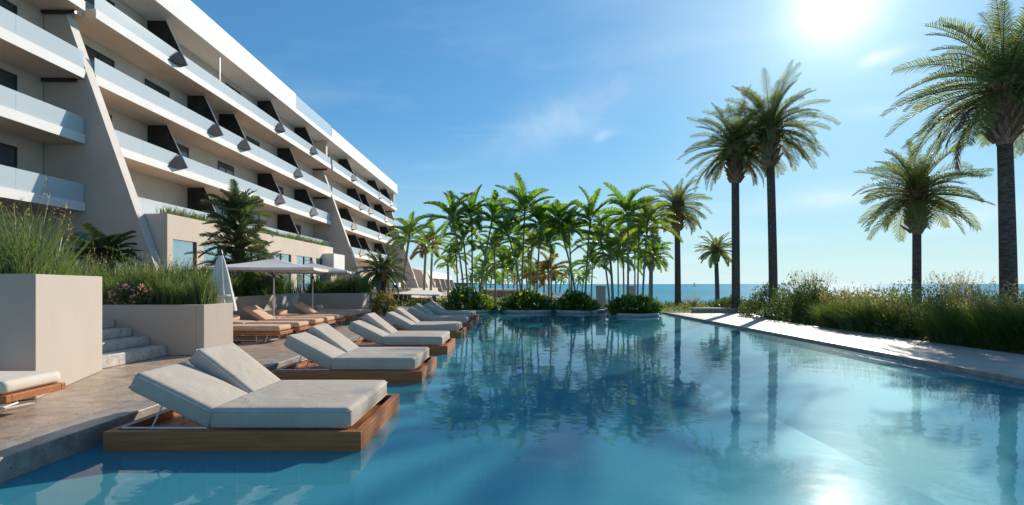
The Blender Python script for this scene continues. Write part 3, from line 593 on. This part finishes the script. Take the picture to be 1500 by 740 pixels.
# ------------------------------------------------------------------ plants
def spine(L_, th0, bend, n, pw=1.25):
    pts = [Vector((0, 0, 0))]; ds = L_ / n
    for i in range(n):
        th = th0 - bend * ((i + .5) / n) ** pw
        pts.append(pts[-1] + Vector((math.cos(th), 0, math.sin(th))) * ds)
    return pts
def frond(mb, org, az, L_, th0, bend, nl, ll, lw_, vee=.5, fwd=.75, drp=.25, rng=random, start=.16, rr=.016, twist=0):
    n = 10; sp = spine(L_, th0, bend, n); ca, sa = math.cos(az), math.sin(az)
    side_b = rng.uniform(-.12, .12) * L_
    def tr(p, s): 
        y = side_b * s * s
        return Vector((p.x * ca - y * sa + org[0], p.x * sa + y * ca + org[1], p.z + org[2]))
    pts = [tr(p, i / n) for i, p in enumerate(sp)]
    mb.tube(pts, [rr * (1 - .85 * i / n) + .002 for i in range(n + 1)], 3, False)
    for i in range(nl):
        s = start + (1 - start) * (i + .5) / nl; f = s * n; k = min(int(f), n - 1); w = f - k
        p = pts[k] * (1 - w) + pts[k + 1] * w; t = (pts[k + 1] - pts[k]).normalized()
        sd_ = Vector((-sa, ca, 0)); up = t.cross(sd_).normalized()
        if up.z < 0 and abs(th0) < 1.5: up = -up
        if twist:
            q = Matrix.Rotation(twist * s, 3, t); sd_ = q @ sd_; up = q @ up
        prof = math.sin(math.pi * (.13 + .82 * s)) ** .7
        for sg in (-1, 1):
            l = ll * prof * rng.uniform(.85, 1.1)
            fw = fwd * (.7 + .7 * s) + rng.uniform(-.12, .12)
            d = (sd_ * sg + t * fw + up * (vee + rng.uniform(-.18, .18))).normalized()
            m_ = p + d * l * .5; e = p + d * l + Vector((0, 0, -drp * l * rng.uniform(.6, 1.4)))
            wv = t.cross(d).cross(d).normalized() * lw_ if False else (t - d * t.dot(d)).normalized() * lw_
            mb.add([p - wv * .5, p + wv * .5, m_ + wv * .55, e, m_ - wv * .55], [(0, 1, 2, 4), (4, 2, 3)])
def trunk_curve(top, n=12, bow=0):
    top = Vector(top); 
    return [Vector((top.x * s ** 1.5 + bow * math.sin(math.pi * s), top.y * s, top.z * s)) for s in [i / n for i in range(n + 1)]]
def date_palm(name, label, base, top, r0, r1, Lf, nf, seed, group, dry=6, leafm='date', nl=46, ll=.42, lw_=.026, boss=1.0, lean=0, minel=-30, cat='palm tree'):
    rng = random.Random(seed); t = thing(name, label, cat, base, 0, group)
    pts = trunk_curve(top); n = len(pts)
    mb = MB(); mb.tube(pts, [r0 * 1.18 if i == 0 else r0 + (r1 - r0) * i / (n - 1) for i in range(n)], 14); mb.build('trunk', 'bark', t, True)
    T = pts[-1]; bh = boss
    if boss:
        mb = MB(); pr_ = [(r1 * 1.0, -.45 * bh), (r1 * 1.55, -.15 * bh), (r1 * 1.8, .25 * bh), (r1 * 1.5, .7 * bh), (r1 * .9, 1.15 * bh), (.02, 1.3 * bh)]
        mb.lathe(pr_, 14); mb.v = [(v[0] + T.x, v[1] + T.y, v[2] + T.z) for v in mb.v]
        for i in range(90):                    # stubs of pruned leaf stalks
            a = i * 2.39996; h = (-.4 + 1.35 * i / 90) * bh; r_ = r1 * (1.25 + .5 * math.sin(max(0, min(1, (h / bh + .45) / 1.6)) * math.pi))
            d = Vector((math.cos(a), math.sin(a), .9 + .4 * rng.random())).normalized(); b = T + Vector((math.cos(a) * r_ * .85, math.sin(a) * r_ * .85, h)); l = bh * rng.uniform(.16, .34)
            mb.tube([b, b + d * l], [.055 * bh, .02 * bh], 4)
        mb.build('leaf_bases', 'boss', t)
    mb = MB(); cz = T + Vector((0, 0, .55 * boss))
    for i in range(nf):
        u = (i + .5) / nf; el = R(86 - (86 - minel) * u ** .85 + rng.uniform(-6, 6)); az = i * 2.39996 + rng.uniform(-.25, .25)
        Lr = Lf * rng.uniform(.74, 1.1) * (.92 if u > .85 else 1); bend = R(rng.uniform(18, 66) + 12 * (1 - abs(u - .5)))
        o = cz + Vector((math.cos(az) * r1 * .7, math.sin(az) * r1 * .7, .25 * boss * (1 - u)))
        frond(mb, o, az, Lr, el, bend, nl, ll, lw_, .6 * (1 - .4 * u), .75, .28, rng, .10, .020 * Lf / 2.5, rng.uniform(-.9, .9))
    mb.build('crown', leafm, t, fixn=False)
    if dry:
        mb = MB()
        for i in range(dry):
            az = i * 2.39996 * 1.3 + rng.uniform(-.4, .4)
            frond(mb, T + Vector((math.cos(az) * r1, math.sin(az) * r1, .35 * boss)), az, Lf * rng.uniform(.55, .85), R(rng.uniform(-35, 5)), R(rng.uniform(50, 75)), int(nl * .7), ll * .75, lw_ * 1.1, .0, 1.1, .35, rng, .2, .016)
        mb.build('dry_fronds', 'datebrown', t, fixn=False)
    return t
GD = 'tall date palms of the garden beside the pool'
def dp(label, px, pyb, Y, zb, pxt, pyt, r0, r1, Lf, nf, seed, **kw):
    b = Vector((wx(px, Y), Y, zb)); tx = wx(pxt, Y) - b.x; tz = wz(pyt, Y) - zb
    return date_palm('date_palm', label, b, (tx, 0, tz), r0, r1, Lf, nf, seed, GD, **kw)
dp('date palm cut by the right frame edge, thickest trunk, drooping brown fronds', 1478, 435, 14, .05, 1471, 178, .205, .165, 2.7, 78, 11, dry=13, ll=.50, boss=1.5, nl=42, minel=-26, lw_=.024)
dp('short full-crowned date palm left of the thick one at the right frame edge', 1343, 440, 17, .05, 1343, 320, .135, .125, 1.95, 70, 22, dry=0, ll=.42, boss=1.25, nl=34, minel=-28, lw_=.023)
dp('taller of the touching pair of date palms, the right one', 1133, 430, 25, .05, 1128, 222, .21, .185, 2.85, 82, 33, dry=8, ll=.48, boss=1.7, nl=34, lw_=.028, minel=-28)
dp('slightly shorter left one of the touching pair of tall date palms', 1078, 430, 26, .05, 1077, 248, .21, .185, 2.7, 82, 44, dry=9, ll=.46, boss=1.7, nl=34, lw_=.028, minel=-28)
dp('date palm with slender dark trunk next to the yellow-green cane palm', 993, 447, 35, .0, 992, 325, .22, .19, 2.45, 56, 55, dry=9, ll=.46, boss=1.5, nl=30, lw_=.032, minel=-28)
dp('small far date palm left of the touching tall pair', 1051, 440, 44, -.5, 1049, 378, .2, .17, 1.9, 56, 66, dry=0, ll=.34, boss=.9, nl=30, lw_=.04)
dp('small far date palm below the yellow-green cane palm', 953, 436, 45, -.5, 954, 388, .2, .17, 1.8, 48, 77, dry=0, ll=.34, boss=.9, nl=28, lw_=.045)

# cycad-like garden palms on the left
def cyc(label, px, Y, zb, zt, Lf, nf, seed, minel=-25, r=.16, **kw):
    b = (wx(px, Y), Y, zb); kw.setdefault('boss', .5)
    return date_palm('garden_palm', label, b, (0, 0, zt - zb), r, r, Lf, nf, seed, None, dry=0, leafm='cycad', minel=minel, **kw)
rngb = random.Random(5); tb_ = thing('garden_palm', 'tall bushy garden palm with pointed crown in front of the hotel podium', 'palm tree', (wx(350, 17.4), 17.4, 1.0))
mb = MB(); mb.tube([(0, 0, 0), (.03, 0, 1.5), (-.03, 0, 3.1)], [.2, .16, .10], 10); mb.build('trunk', 'bark', tb_, True)
mb = MB()
for zc, Lw, lo_, hi_, nw in ((.75, 1.5, -25, 35, 26), (1.25, 1.55, -20, 50, 30), (1.9, 1.4, -15, 60, 30), (2.5, 1.15, -5, 70, 26), (3.05, 1.0, 15, 88, 24)):
    for q in range(nw):
        u = (q + .5) / nw; az = q * 2.39996 + rngb.uniform(-.3, .3)
        frond(mb, (rngb.uniform(-.12, .12), rngb.uniform(-.12, .12), zc + rngb.uniform(-.15, .2)), az, Lw * rngb.uniform(.75, 1.12), R(hi_ + (lo_ - hi_) * u + rngb.uniform(-8, 8)), R(rngb.uniform(15, 60)), 22, .34, .034, .5, .8, .25, rngb, .12, .014, rngb.uniform(-.9, .9))
mb.build('crown', 'cycad', tb_, fixn=False)
cyc('low spiky garden palm before the slanted fin, above the tall grass', 150, 14, 1.0, 2.0, .95, 34, 7, 8, .15, ll=.3, nl=24, lw_=.05)
cyc('small dark garden palm with stout trunk near the hotel end', 560, 30, .2, 2.0, 1.7, 44, 8, -40, .24, ll=.34, nl=26, lw_=.05)

# cane (areca) palms
def areca_proto(seed, leafm, nf, Lf):
    rng = random.Random(seed); mb = MB()
    for i in range(nf):
        u = (i + .5) / nf; el = R(87 - 95 * u + rng.uniform(-8, 8)); az = i * 2.39996 + rng.uniform(-.3, .3)
        frond(mb, (0, 0, -.05 - .25 * u), az, Lf * rng.uniform(.75, 1.15), el, R(rng.uniform(35, 95)), 34, .46, .042, .75, .85, .30, rng, .16, .022, rng.uniform(-.9, .9))
    o = mb.build('crown', leafm, None, fixn=False); COL.objects.unlink(o); return o
AP = {}
for k in range(5): AP['areca', k] = areca_proto(100 + k, 'areca', 17 + k % 3, 1.85)
for k in range(2): AP['arecayel', k] = areca_proto(200 + k, 'arecayel', 18, 1.8)
AP['golden', 0] = areca_proto(300, 'golden', 16, 1.5)
def areca(label, pxb, Y, zb, pxc, pyc, kind='areca', var=0, sc=1.0, r=.05, rz=0, group='slender cane palms at the far end of the pool', bow=0):
    b = Vector((wx(pxb, Y), Y, zb)); top = Vector((wx(pxc, Y) - b.x, 0, wz(pyc, Y) - zb))
    t = thing('cane_palm', label, 'palm tree', b, 0, group)
    pts = trunk_curve(top, 8, bow); n = len(pts)
    mb = MB(); mb.tube(pts[:-1], [r * (1.25 - .4 * i / n) for i in range(n - 1)], 8); mb.build('trunk', 'cane', t, True)
    mb = MB(); mb.tube([pts[-2], (pts[-2] + pts[-1]) / 2, pts[-1]], [r * 1.05, r * 1.2, r * .6], 8); mb.build('crown_shaft', 'shaft', t, True)
    o = AP[kind, var].copy(); COL.objects.link(o); o.parent = t; o.location = pts[-1]; o.rotation_euler = (0, 0, rz); o.scale = (sc,) * 3
    return t
AR = [  # label, base px, Y, crown px, crown py, kind, variant, scale
 ('leftmost tall cane palm, leaning left above the first island bush', 681, 28.0, 663, 318, 'areca', 0, 1.12),
 ('tall cane palm just right of the leftmost leaning one', 692, 28.3, 691, 314, 'areca', 1, 1.0),
 ('shorter cane palm between the two leftmost tall ones, thin crown below theirs', 686, 28.6, 679, 352, 'areca', 2, .8),
 ('cane palm leaning right out of the first island, dark drooping fronds', 702, 28.1, 722, 318, 'areca', 3, .95),
 ('cane palm with trunk curving left, just left of the tallest one', 766, 28.4, 744, 342, 'areca', 4, .95),
 ('tallest cane palm in the middle, tip highest of all', 764, 28.0, 769, 306, 'areca', 0, 1.18),
 ('cane palm close right of the tallest one, dense crown', 786, 28.5, 792, 326, 'areca', 1, 1.05),
 ('cane palm leaning left from the third island, broad crown', 845, 27.6, 818, 326, 'areca', 2, 1.0),
 ('cane palm rising straight beside the broad left-leaning one', 838, 28.2, 833, 335, 'areca', 3, 1.0),
 ('cane palm above the third island bush, tall thin tip', 857, 27.8, 865, 320, 'areca', 4, 1.05),
 ('cane palm left of the left stone pillar, dense mid-height crown', 893, 28.3, 880, 350, 'areca', 0, .92),
 ('cane palm rising between the two stone pillars, high crown', 920, 25.6, 920, 312, 'areca', 1, 1.02),
 ('bright yellow-green cane palm at the right end of the group', 941, 25.4, 949, 326, 'arecayel', 0, 1.02),
 ('cane palm behind the left pillar with thick pale trunk', 898, 29.0, 893, 368, 'areca', 2, .85),
 ('cane palm leaning left at the right end of the fourth island', 950, 25.0, 958, 372, 'areca', 3, .62),
 ('low yellow-green palm standing behind the first and second islands', 737, 36.0, 737, 385, 'arecayel', 1, 1.1),
 ('low green palm left of the low yellow-green one', 712, 37.0, 713, 392, 'areca', 4, .9),
 ('low cane palm under the crown of the straight one, darker', 866, 33.0, 868, 385, 'areca', 3, .95),
 ('low green cane palm behind the left pillar, spreading', 906, 33.0, 905, 375, 'areca', 0, .95),
 ('low cane palm right of the low yellow-green one, thin', 758, 36.5, 757, 380, 'areca', 1, .95),
 ('low cane palm between the pillars, small crown', 930, 34, 930, 366, 'areca', 4, .95),
 ('cane palm filling the gap left of the broad leaning one', 808, 30, 806, 352, 'areca', 3, .9),
 ('half-height cane palm at the left edge of the second island bush', 726, 30.5, 724, 362, 'areca', 2, .9),
 ('half-height bright cane palm between the tallest one and its right neighbour', 776, 31, 779, 358, 'arecayel', 0, .85),
 ('half-height cane palm beside the right pillar, bright fronds', 914, 32, 912, 350, 'arecayel', 1, .8),
 ('half-height cane palm under the leftmost leaning one', 671, 31, 668, 372, 'areca', 1, .75),
 ('cane palm behind the yellow-green one, dark crown', 934, 30, 936, 344, 'areca', 2, .85),
]
for k, (lb, pb, Y, pc, py, kd, vr, sc) in enumerate(AR):
    areca(lb, pb, Y, .0 if Y > 32 else .15, pc, py, kd, vr, sc, .07 if 'thick' in lb else .048, k * 1.7)
for k, (lb, px, Y, py, kd, sc) in enumerate([
    ('low palm with brown and gold fronds in the middle, behind the islands', 804, 42, 396, 'golden', 1.5), ('small brown and gold palm left of the larger brown one', 783, 44, 400, 'golden', 1.2)]):
    areca(lb, px, Y, -.3, px, py, kd, 0, sc, .1, k)
for lb, pb, px, Y, py, kd, vr, sc in [
    ('grey-green palm leaning right just beyond the hotel end', 590, 600, 62, 345, 'areca', 2, 2.0),
    ('golden palm beyond the low wing roof', 621, 624, 66, 362, 'golden', 0, 1.7),
    ('green palm behind the golden one beyond the low wing roof', 631, 634, 70, 352, 'areca', 4, 1.8),
    ('small palm against the sea right of the low wing', 657, 656, 64, 386, 'arecayel', 1, 1.0)]:
    areca(lb, pb, Y, .0, px, py, kd, vr, sc, .16, px * .3, group='palms beyond the low wing')
rng = random.Random(9)
for k in range(16):
    px = 690 + k * 11 + rng.uniform(-4, 4)
    tl_ = 'far thin beach palm seen between the cane palm trunks'
    areca(tl_, px + rng.uniform(-4, 4), 95 + rng.uniform(-15, 20), -.4, px, 402 + rng.uniform(-6, 8), 'areca', k % 5, rng.uniform(.9, 1.4), .14, k, group='far beach palms')

# bushes
def leafcloud(mb, n, rx, ry, rz, lsz, rng, c=(0, 0, 0), shell=.55, asp=.5, lump=.25):
    ph = [rng.uniform(0, 6.28) for _ in range(6)]
    for _ in range(n):
        a = rng.uniform(0, 2 * math.pi); u = rng.uniform(-.25, 1)
        r_ = (shell + (1 - shell) * rng.random() ** .5) * (1 + lump * (math.sin(3 * a + ph[0]) * .5 + math.sin(5 * a + 4 * u + ph[1]) * .5 + math.sin(7 * u + ph[2]) * .4))
        h = math.sqrt(max(0, 1 - u * u))
        p = Vector((c[0] + rx * r_ * h * math.cos(a), c[1] + ry * r_ * h * math.sin(a), max(.01, c[2] + rz * r_ * u)))
        d = Vector((math.cos(a) * h + rng.uniform(-.7, .7), math.sin(a) * h + rng.uniform(-.7, .7), u + rng.uniform(-.3, .9))).normalized()
        s = Vector((rng.uniform(-1, 1), rng.uniform(-1, 1), rng.uniform(-1, 1))); s = (s - d * s.dot(d)).normalized()
        l = lsz * rng.uniform(.6, 1.3); w = s * l * asp * .5
        mb.add([p, p + d * l * .5 + w, p + d * l, p + d * l * .5 - w], [(0, 1, 2, 3)])
def twigs(mb, n, rx, ry, rz, rng):
    for _ in range(n):
        a = rng.uniform(0, 6.28); r_ = rng.uniform(.3, .8); mb.tube([(0, 0, 0), (rx * r_ * .4 * math.cos(a), ry * r_ * .4 * math.sin(a), rz * .45), (rx * r_ * math.cos(a), ry * r_ * math.sin(a), rz * rng.uniform(.6, .9))], [.02, .013, .005], 4)
def bush(name, label, loc, rx, ry, rz, n, lsz, m, seed, group=None, flowers=0, fm='pink', asp=.5, cat='shrub'):
    rng = random.Random(seed); t = thing(name, label, cat, loc, 0, group)
    mb = MB(); leafcloud(mb, n, rx, ry, rz, lsz, rng, asp=asp); nf_ = len(mb.f)
    if flowers: leafcloud(mb, flowers, rx * 1.03, ry * 1.03, rz * 1.03, lsz * .8, rng, shell=.92, asp=1)
    fo = mb.build('foliage', m, t, fixn=False)
    if flowers:
        fo.data.materials.append(M[fm]); fo.data.polygons.foreach_set('material_index', [0] * nf_ + [1] * (len(mb.f) - nf_))
    mb = MB(); twigs(mb, 14, rx, ry, rz, rng); mb.build('branches', 'bark', t)
    return t
def blades(mb, n, area, h0, h1, rng, lean=.35, w=.010, wind=(0, 0), z=0, clump=False):
    for _ in range(n):
        x, y = area(rng); a = rng.uniform(0, 6.28); h = rng.uniform(h0, h1); le = rng.uniform(.05, lean) * h
        if clump:
            cl = .5 + .5 * math.sin(x * 4.1 + 1.7 * math.sin(y * 3.3)) * math.cos(y * 3.7 + 1.3 * math.sin(x * 2.9)); h *= .45 + .75 * cl; le *= 1.2
            if cl < .12 and rng.random() < .7: continue
        d = Vector((math.cos(a) * le + wind[0] * h, math.sin(a) * le + wind[1] * h, 0)); sdw = Vector((-math.sin(a + 1), math.cos(a + 1), 0)) * w * rng.uniform(.6, 1.3)
        b = Vector((x, y, z)); m1 = b + d * .22 + Vector((0, 0, h * .5)); m2 = b + d * .6 + Vector((0, 0, h * .82)); e = b + d * 1.1 + Vector((0, 0, h * rng.uniform(.88, 1.0)))
        mb.add([b - sdw, b + sdw, m1 + sdw * .9, m1 - sdw * .9, m2 + sdw * .6, m2 - sdw * .6, e], [(0, 1, 2, 3), (3, 2, 4, 5), (5, 4, 6)])
def seedstems(mb, n, area, h0, h1, rng, z=0, lean=.45, hs=.25):
    for _ in range(n):
        x, y = area(rng); a = rng.uniform(0, 6.28); h = rng.uniform(h0, h1); le = rng.uniform(.1, lean) * h
        b = Vector((x, y, z)); e = b + Vector((math.cos(a) * le, math.sin(a) * le, h)); m_ = b + (e - b) * .5 + Vector((0, 0, .05 * h))
        mb.tube([b, m_, e], [.004, .003, .002], 3, False)
        for i in range(11):
            s = 1 - hs * i / 11; p = b + (e - b) * s; d = Vector((rng.uniform(-1, 1), rng.uniform(-1, 1), rng.uniform(-.2, .9))).normalized(); l = rng.uniform(.03, .075); k = Vector((d.z, d.x, d.y)) * .012
            mb.add([p, p + d * l * .5 + k, p + d * l, p + d * l * .5 - k], [(0, 1, 2, 3)])
def rect(x0, x1, y0, y1): return lambda r: (r.uniform(x0, x1), r.uniform(y0, y1))
def disc(r0): 
    def f(r): a = r.uniform(0, 6.28); q = r0 * math.sqrt(r.random()); return (q * math.cos(a), q * math.sin(a))
    return f
def grass_stuff(label, mats, n, area, h0, h1, seed, z, lean=.35, w=.010, seeds=0):
    rng = random.Random(seed); mb = MB(); blades(mb, n, area, h0, h1, rng, lean, w, (.03, 0), z, True)
    tag(mb.build('ornamental_grass', mats, None, fixn=False), label, 'grass', None, 'stuff')
    if seeds:
        mb = MB(); seedstems(mb, seeds, area, h1 * .85, h1 * 1.25, rng, z); tag(mb.build('feather_grass', 'seed', None, fixn=False), 'pale seed heads standing over the ' + label, 'grass', None, 'stuff')
def p1area(r):
    u, v = r.random() ** 1.0, r.random(); p = c1 + (c2 - c1) * (.08 + .84 * v) + Vector((-1, -.4)) * (.12 + 3.2 * u); return (p.x, p.y)
def p1tall(r):
    while True:
        p = p1area(r)
        if CX + F * p[0] / p[1] < 92: return p
grass_stuff('tall loose green grass at the left end of the tall planter', 'grass', 5200, p1tall, .7, 1.35, 1, 1.38, .42, .005, 60)
grass_stuff('shorter grass along the rest of the tall planter', 'grass', 6500, p1area, .3, .75, 12, 1.38, .4, .006, 20)
grass_stuff('green grass on the low planter beside the steps', 'grass', 7000, rect(-11.0, -6.2, 9.95, 10.48), .4, .9, 2, 1.08, .42, .006, 30)
def bed_back(r):
    y = r.uniform(11, 21); return (-8.35 - (y - 14.6) * .11 - .35 - 2.6 * r.random(), y)
grass_stuff('dense green grass hedge behind the angled garden wall', 'grassdk', 12000, bed_back, .6, 1.15, 3, 1.04, .3, .010, 60)
grass_stuff('green grass behind the far stretch of garden wall', 'grassdk', 5000, rect(-9.0, -6.6, 21.5, 23.5), .5, 1.0, 4, 1.0, .3, .012, 40)
grass_stuff('long grass on the slope before the hotel', 'grass', 9000, lambda r: (r.uniform(-15.5, -9.0), r.uniform(11.5, 22)), .5, 1.3, 5, 1.04, .35, .012, 120)
for px, Y, sc, lb in ((182, 9.9, 1, 'pink flowering shrub in the low planter, nearer to the tall planter'), (209, 9.92, .9, 'pink flowering shrub in the low planter, next to the long grass')):
    bush('flowering_shrub', lb, (wx(px, Y), Y, 1.06), .27 * sc, .2, .5 * sc, 900, .07, 'bush', int(px), 'pink flowering shrubs in the low planter', 260, asp=.6)
bush('clipped_hedge', 'lime and orange clipped hedge at the end of the garden wall', (wx(563, 22.6), 22.6, .15), .62, .5, .95, 2200, .10, 'lime', 31, cat='hedge')

grass_stuff('dry grass fringe along the podium roof edge of the hotel', 'grass', 3500, lambda r: (-16.62 - .7 * r.random() ** 2, r.uniform(23.85, 45)), .15, .55, 8, 4.99, .6, .012)
# islands with their planting
IS = [(-2.45, 28.3, 1.45, 1.45, 'dark leafy bush on the first island, behind the farthest daybed'), (1.0, 28.3, 1.45, 1.35, 'leafy bush on the second island, under the tallest cane palm'), (3.75, 27.7, 1.15, 1.2, 'leafy bush on the third island, left of the stone pillar'), (6.25, 25.1, 1.3, 1.05, 'leafy bush on the fourth island, nearest to the pool right edge')]
il = ['round stone planting ring on the first island, partly behind the farthest daybed', 'round stone planting ring under the tallest cane palm', 'round stone planting ring left of the stone pillar', 'round stone planting ring nearest to the pool right edge']
for k, (x, y, r_, hh, lb) in enumerate(IS):
    t = thing('island_planter', il[k], 'planter', (x, y, 0), 0, 'round planting islands in the pool')
    mb = MB().lathe([(r_, -1.5), (r_, .06), (r_ + .05, .05), (r_ + .05, .13), (r_ + .03, .15), (r_ - .2, .15), (r_ - .22, .13), (r_ - .22, .05)], 48); mb.build('rim', 'rim', t, False)
    mb = MB().lathe([(r_ - .215, .08), (.9, .13), (.001, .16)], 32); mb.build('soil', 'soil', t)
    bush('island_bush', lb, (x, y, .16), r_ * .9, r_ * .82, hh * .70, 1500, .28, 'broad', 60 + k, 'leafy bushes on the pool islands', 60, 'arecayel', asp=.55)
for px, py, Y, lb in ((880, 418.5, 29.5, 'left square stone pillar between the third and fourth islands'), (924.5, 418.5, 31.5, 'right square stone pillar behind the fourth island')):
    w = .25; zt = wz(py, Y); mb = MB(); mb.box(-w, w, -w, w, 0, zt - .1); mb.box(-w - .02, w + .02, -w - .02, w + .02, zt - .1, zt)
    tag(mb.build('stone_pillar', 'fin', None, loc=(wx(px, Y), Y, .0), bevel=.01), lb, 'pillar', 'square stone pillars by the islands')

# right garden: bushes and grass mounds
def tuft(label, px, Y, r0, h, n, m, seed, seeds=0, w=.008, lean=.7, zb=.05):
    rng = random.Random(seed); t = thing('grass_mound', label, 'ornamental grass', (wx(px, Y), Y, zb), 0, 'grass mounds beside the garden path')
    mb = MB(); blades(mb, n, disc(r0 * .7), h * .4, h * 1.05, rng, lean * 1.25, w, clump='loose' in label or n > 2000); mb.build('blades', m, t, fixn=False)
    if seeds: mb = MB(); seedstems(mb, seeds, disc(r0 * .6), h * .9, h * 1.45, rng, 0, .4); mb.build('seed_heads', 'seed', t, fixn=False)
    return t
GS = 'shrubs beside the garden path'
def rb(label, px, Y, rx, rz, n, lsz, m, seed, fl=0, fm='seed', zb=.04): return bush('garden_shrub', label, (wx(px, Y), Y, zb), rx * 1.15, rx * 1.15, rz * 1.2, int(n * 1.3), lsz, m, seed, GS, fl // 4 if fm == 'seed' and fl < 400 else fl // 2, fm)
rb('big dark shrub at the feet of the taller paired date palm', 1128, 23.2, 1.15, 1.15, 4200, .10, 'bush', 71, 120)
rb('dark shrub right of the paired palms, under the feathery seed heads', 1182, 20.6, 1.25, 1.35, 4600, .10, 'bush', 72, 150)
rb('dark shrub at the foot of the shorter paired date palm', 1075, 26.6, .8, .72, 2200, .10, 'bush', 73, 60)
rb('small dark shrub far left of the paired palms', 1056, 28.5, .6, .5, 1200, .10, 'bush', 74)
rb('grey-green low shrub at the path bend', 1200, 19.0, .55, .5, 1600, .07, 'bush', 75, 90)
rb('rounded flowering shrub in front of the short date palm', 1352, 14.1, .95, 1.15, 5200, .065, 'bush', 76, 420)
rb('pale twiggy shrub by the kerb wall', 1016, 31, .7, .7, 900, .07, 'seed', 77)
rb('dark shrub behind the grass, between short and thick date palms', 1415, 15.4, 1.15, 1.1, 4200, .09, 'bush', 78, 90)
rb('dark shrub against the sea left of the short date palm', 1300, 18.2, 1.2, 1.0, 3600, .10, 'bush', 79, 60)
rb('dark shrub behind the right frame edge grass', 1490, 13.2, 1.1, 1.12, 4200, .085, 'bush', 80, 80)
rb('spiky dark shrub low against the sea behind the path', 1240, 20.5, 1.0, 1.0, 3000, .10, 'bush', 81, 80)
tuft('grass mound with pale seed heads, first on the path side', 1232, 17.2, .85, 1.05, 4200, 'grass', 91, 90)
tuft('grass mound beside the first one, greener and taller', 1270, 15.9, .95, 1.15, 5200, 'grass', 92, 70)
tuft('dark grass mound right of the rounded flowering shrub', 1410, 12.6, .9, 1.1, 6000, 'grassdk', 93, 60)
tuft('tall dark grass mound at the right frame edge', 1470, 11.8, .95, 1.15, 7000, 'grassdk', 94, 70)
tuft('grass mound cut by the right frame edge', 1520, 11.3, .9, 1.1, 5000, 'grassdk', 95, 30)
tuft('grass mound between the rounded shrub and the greener mound', 1312, 14.9, .8, 1.0, 4200, 'grassdk', 96, 30)
tuft('dry wispy grass rising above the shrubs right of the paired palms', 1185, 21.2, .9, 1.5, 900, 'grass', 97, 150, lean=.5)
tuft('feathery tall grass against the sea by the thick date palm', 1400, 15.0, .9, 1.35, 700, 'grassdk', 98, 130, lean=.6)
rng = random.Random(55); mb = MB()
def gc_area(r):
    while True:
        x, y = r.uniform(8.6, 40), r.uniform(9, 39)
        if x > 11.05 + max(0, y - 20.5) * .33 and y < 36 or y > 26.3 and y < 39: return (x, y)
blades(mb, 14000, gc_area, .08, .4, rng, .8, .02, (0, 0), .04)
tag(mb.build('ground_cover', 'grassdk', None, fixn=False), 'low dark ground cover under the garden shrubs', 'ground cover', None, 'stuff')
rng = random.Random(56); mb = MB(); leafcloud(mb, 9000, 11, 4.5, .55, .16, rng, c=(-1.5, 33.5, .05), shell=.1, asp=.5)
tag(mb.build('undergrowth', 'bush', None, fixn=False), 'low dark undergrowth behind the pool islands', 'undergrowth', None, 'stuff')

# far beach things
t = thing('beach_pavilion', 'long white flat roofed pavilion on the beach behind the cane palms', 'pavilion', (wx(742, 75), 75, -.35))
mb = MB(); mb.box(-4.2, 4.2, -3, 3, .95, 1.2); mb.build('roof', 'stucco', t)
for x in (-4, -2, 0, 2, 4): mb = MB(); mb.tube([(x, -2.8, 0), (x, -2.8, .95)], .08, 6); mb.build('post', 'fin', t)
mb = MB(); mb.box(-4, 4, 1, 1.2, 0, .94); mb.build('wall', 'wall', t)
t = thing('slat_fence', 'low pale picket fence on the beach between the palm trunks', 'fence', (wx(832, 58), 58, -.35))
mb = MB()
for k in range(30): mb.box(-3 + k * .2, -2.88 + k * .2, -.02, .02, 0, .95)
mb.build('pickets', 'stucco', t)
mb = MB(); mb.box(-3, 3, .022, .05, .25, .33); mb.box(-3, 3, .022, .05, .7, .78); mb.build('rail', 'stucco', t)
t = thing('sail_boat', 'tiny white sailboat on the sea horizon', 'sailboat', (wx(1017, 1500), 1500, -6))
mb = MB(); mb.add([(-5, 0, 0), (0, -1.6, 0), (5, 0, 0), (0, 1.6, 0), (-5.6, 0, 1.3), (0, -2, 1.3), (6.2, 0, 1.5), (0, 2, 1.3)], [(3, 2, 1, 0), (4, 5, 6, 7), (0, 1, 5, 4), (1, 2, 6, 5), (2, 3, 7, 6), (3, 0, 4, 7)]); mb.build('hull', 'stucco', t)
mb = MB(); mb.tube([(.5, 0, 1.3), (.5, 0, 15)], .12, 6); mb.build('mast', 'metal', t)
mb = MB(); mb.prism([(.3, 0, 2), (-4.2, 0, 2.2), (.3, 0, 14.5)], (0, .08, 0)); mb.prism([(.8, 0, 2), (5.2, 0, 1.8), (.8, 0, 12.5)], (0, .08, 0)); mb.build('sail', 'stucco', t)
t = thing('red_ship', 'long low red-hulled ship on the sea near the headland', 'ship', (wx(670, 1400), 1400, -6))
mb = MB(); mb.xz([(-27, 0), (24, 0), (30, 6.5), (-28, 6)], -4, 4); mb.build('hull', 'red', t)
mb = MB(); mb.box(-24, -14, -3, 3, 6.1, 12); mb.box(-22, -17, -2, 2, 12.01, 14); mb.build('bridge', 'stucco', t)
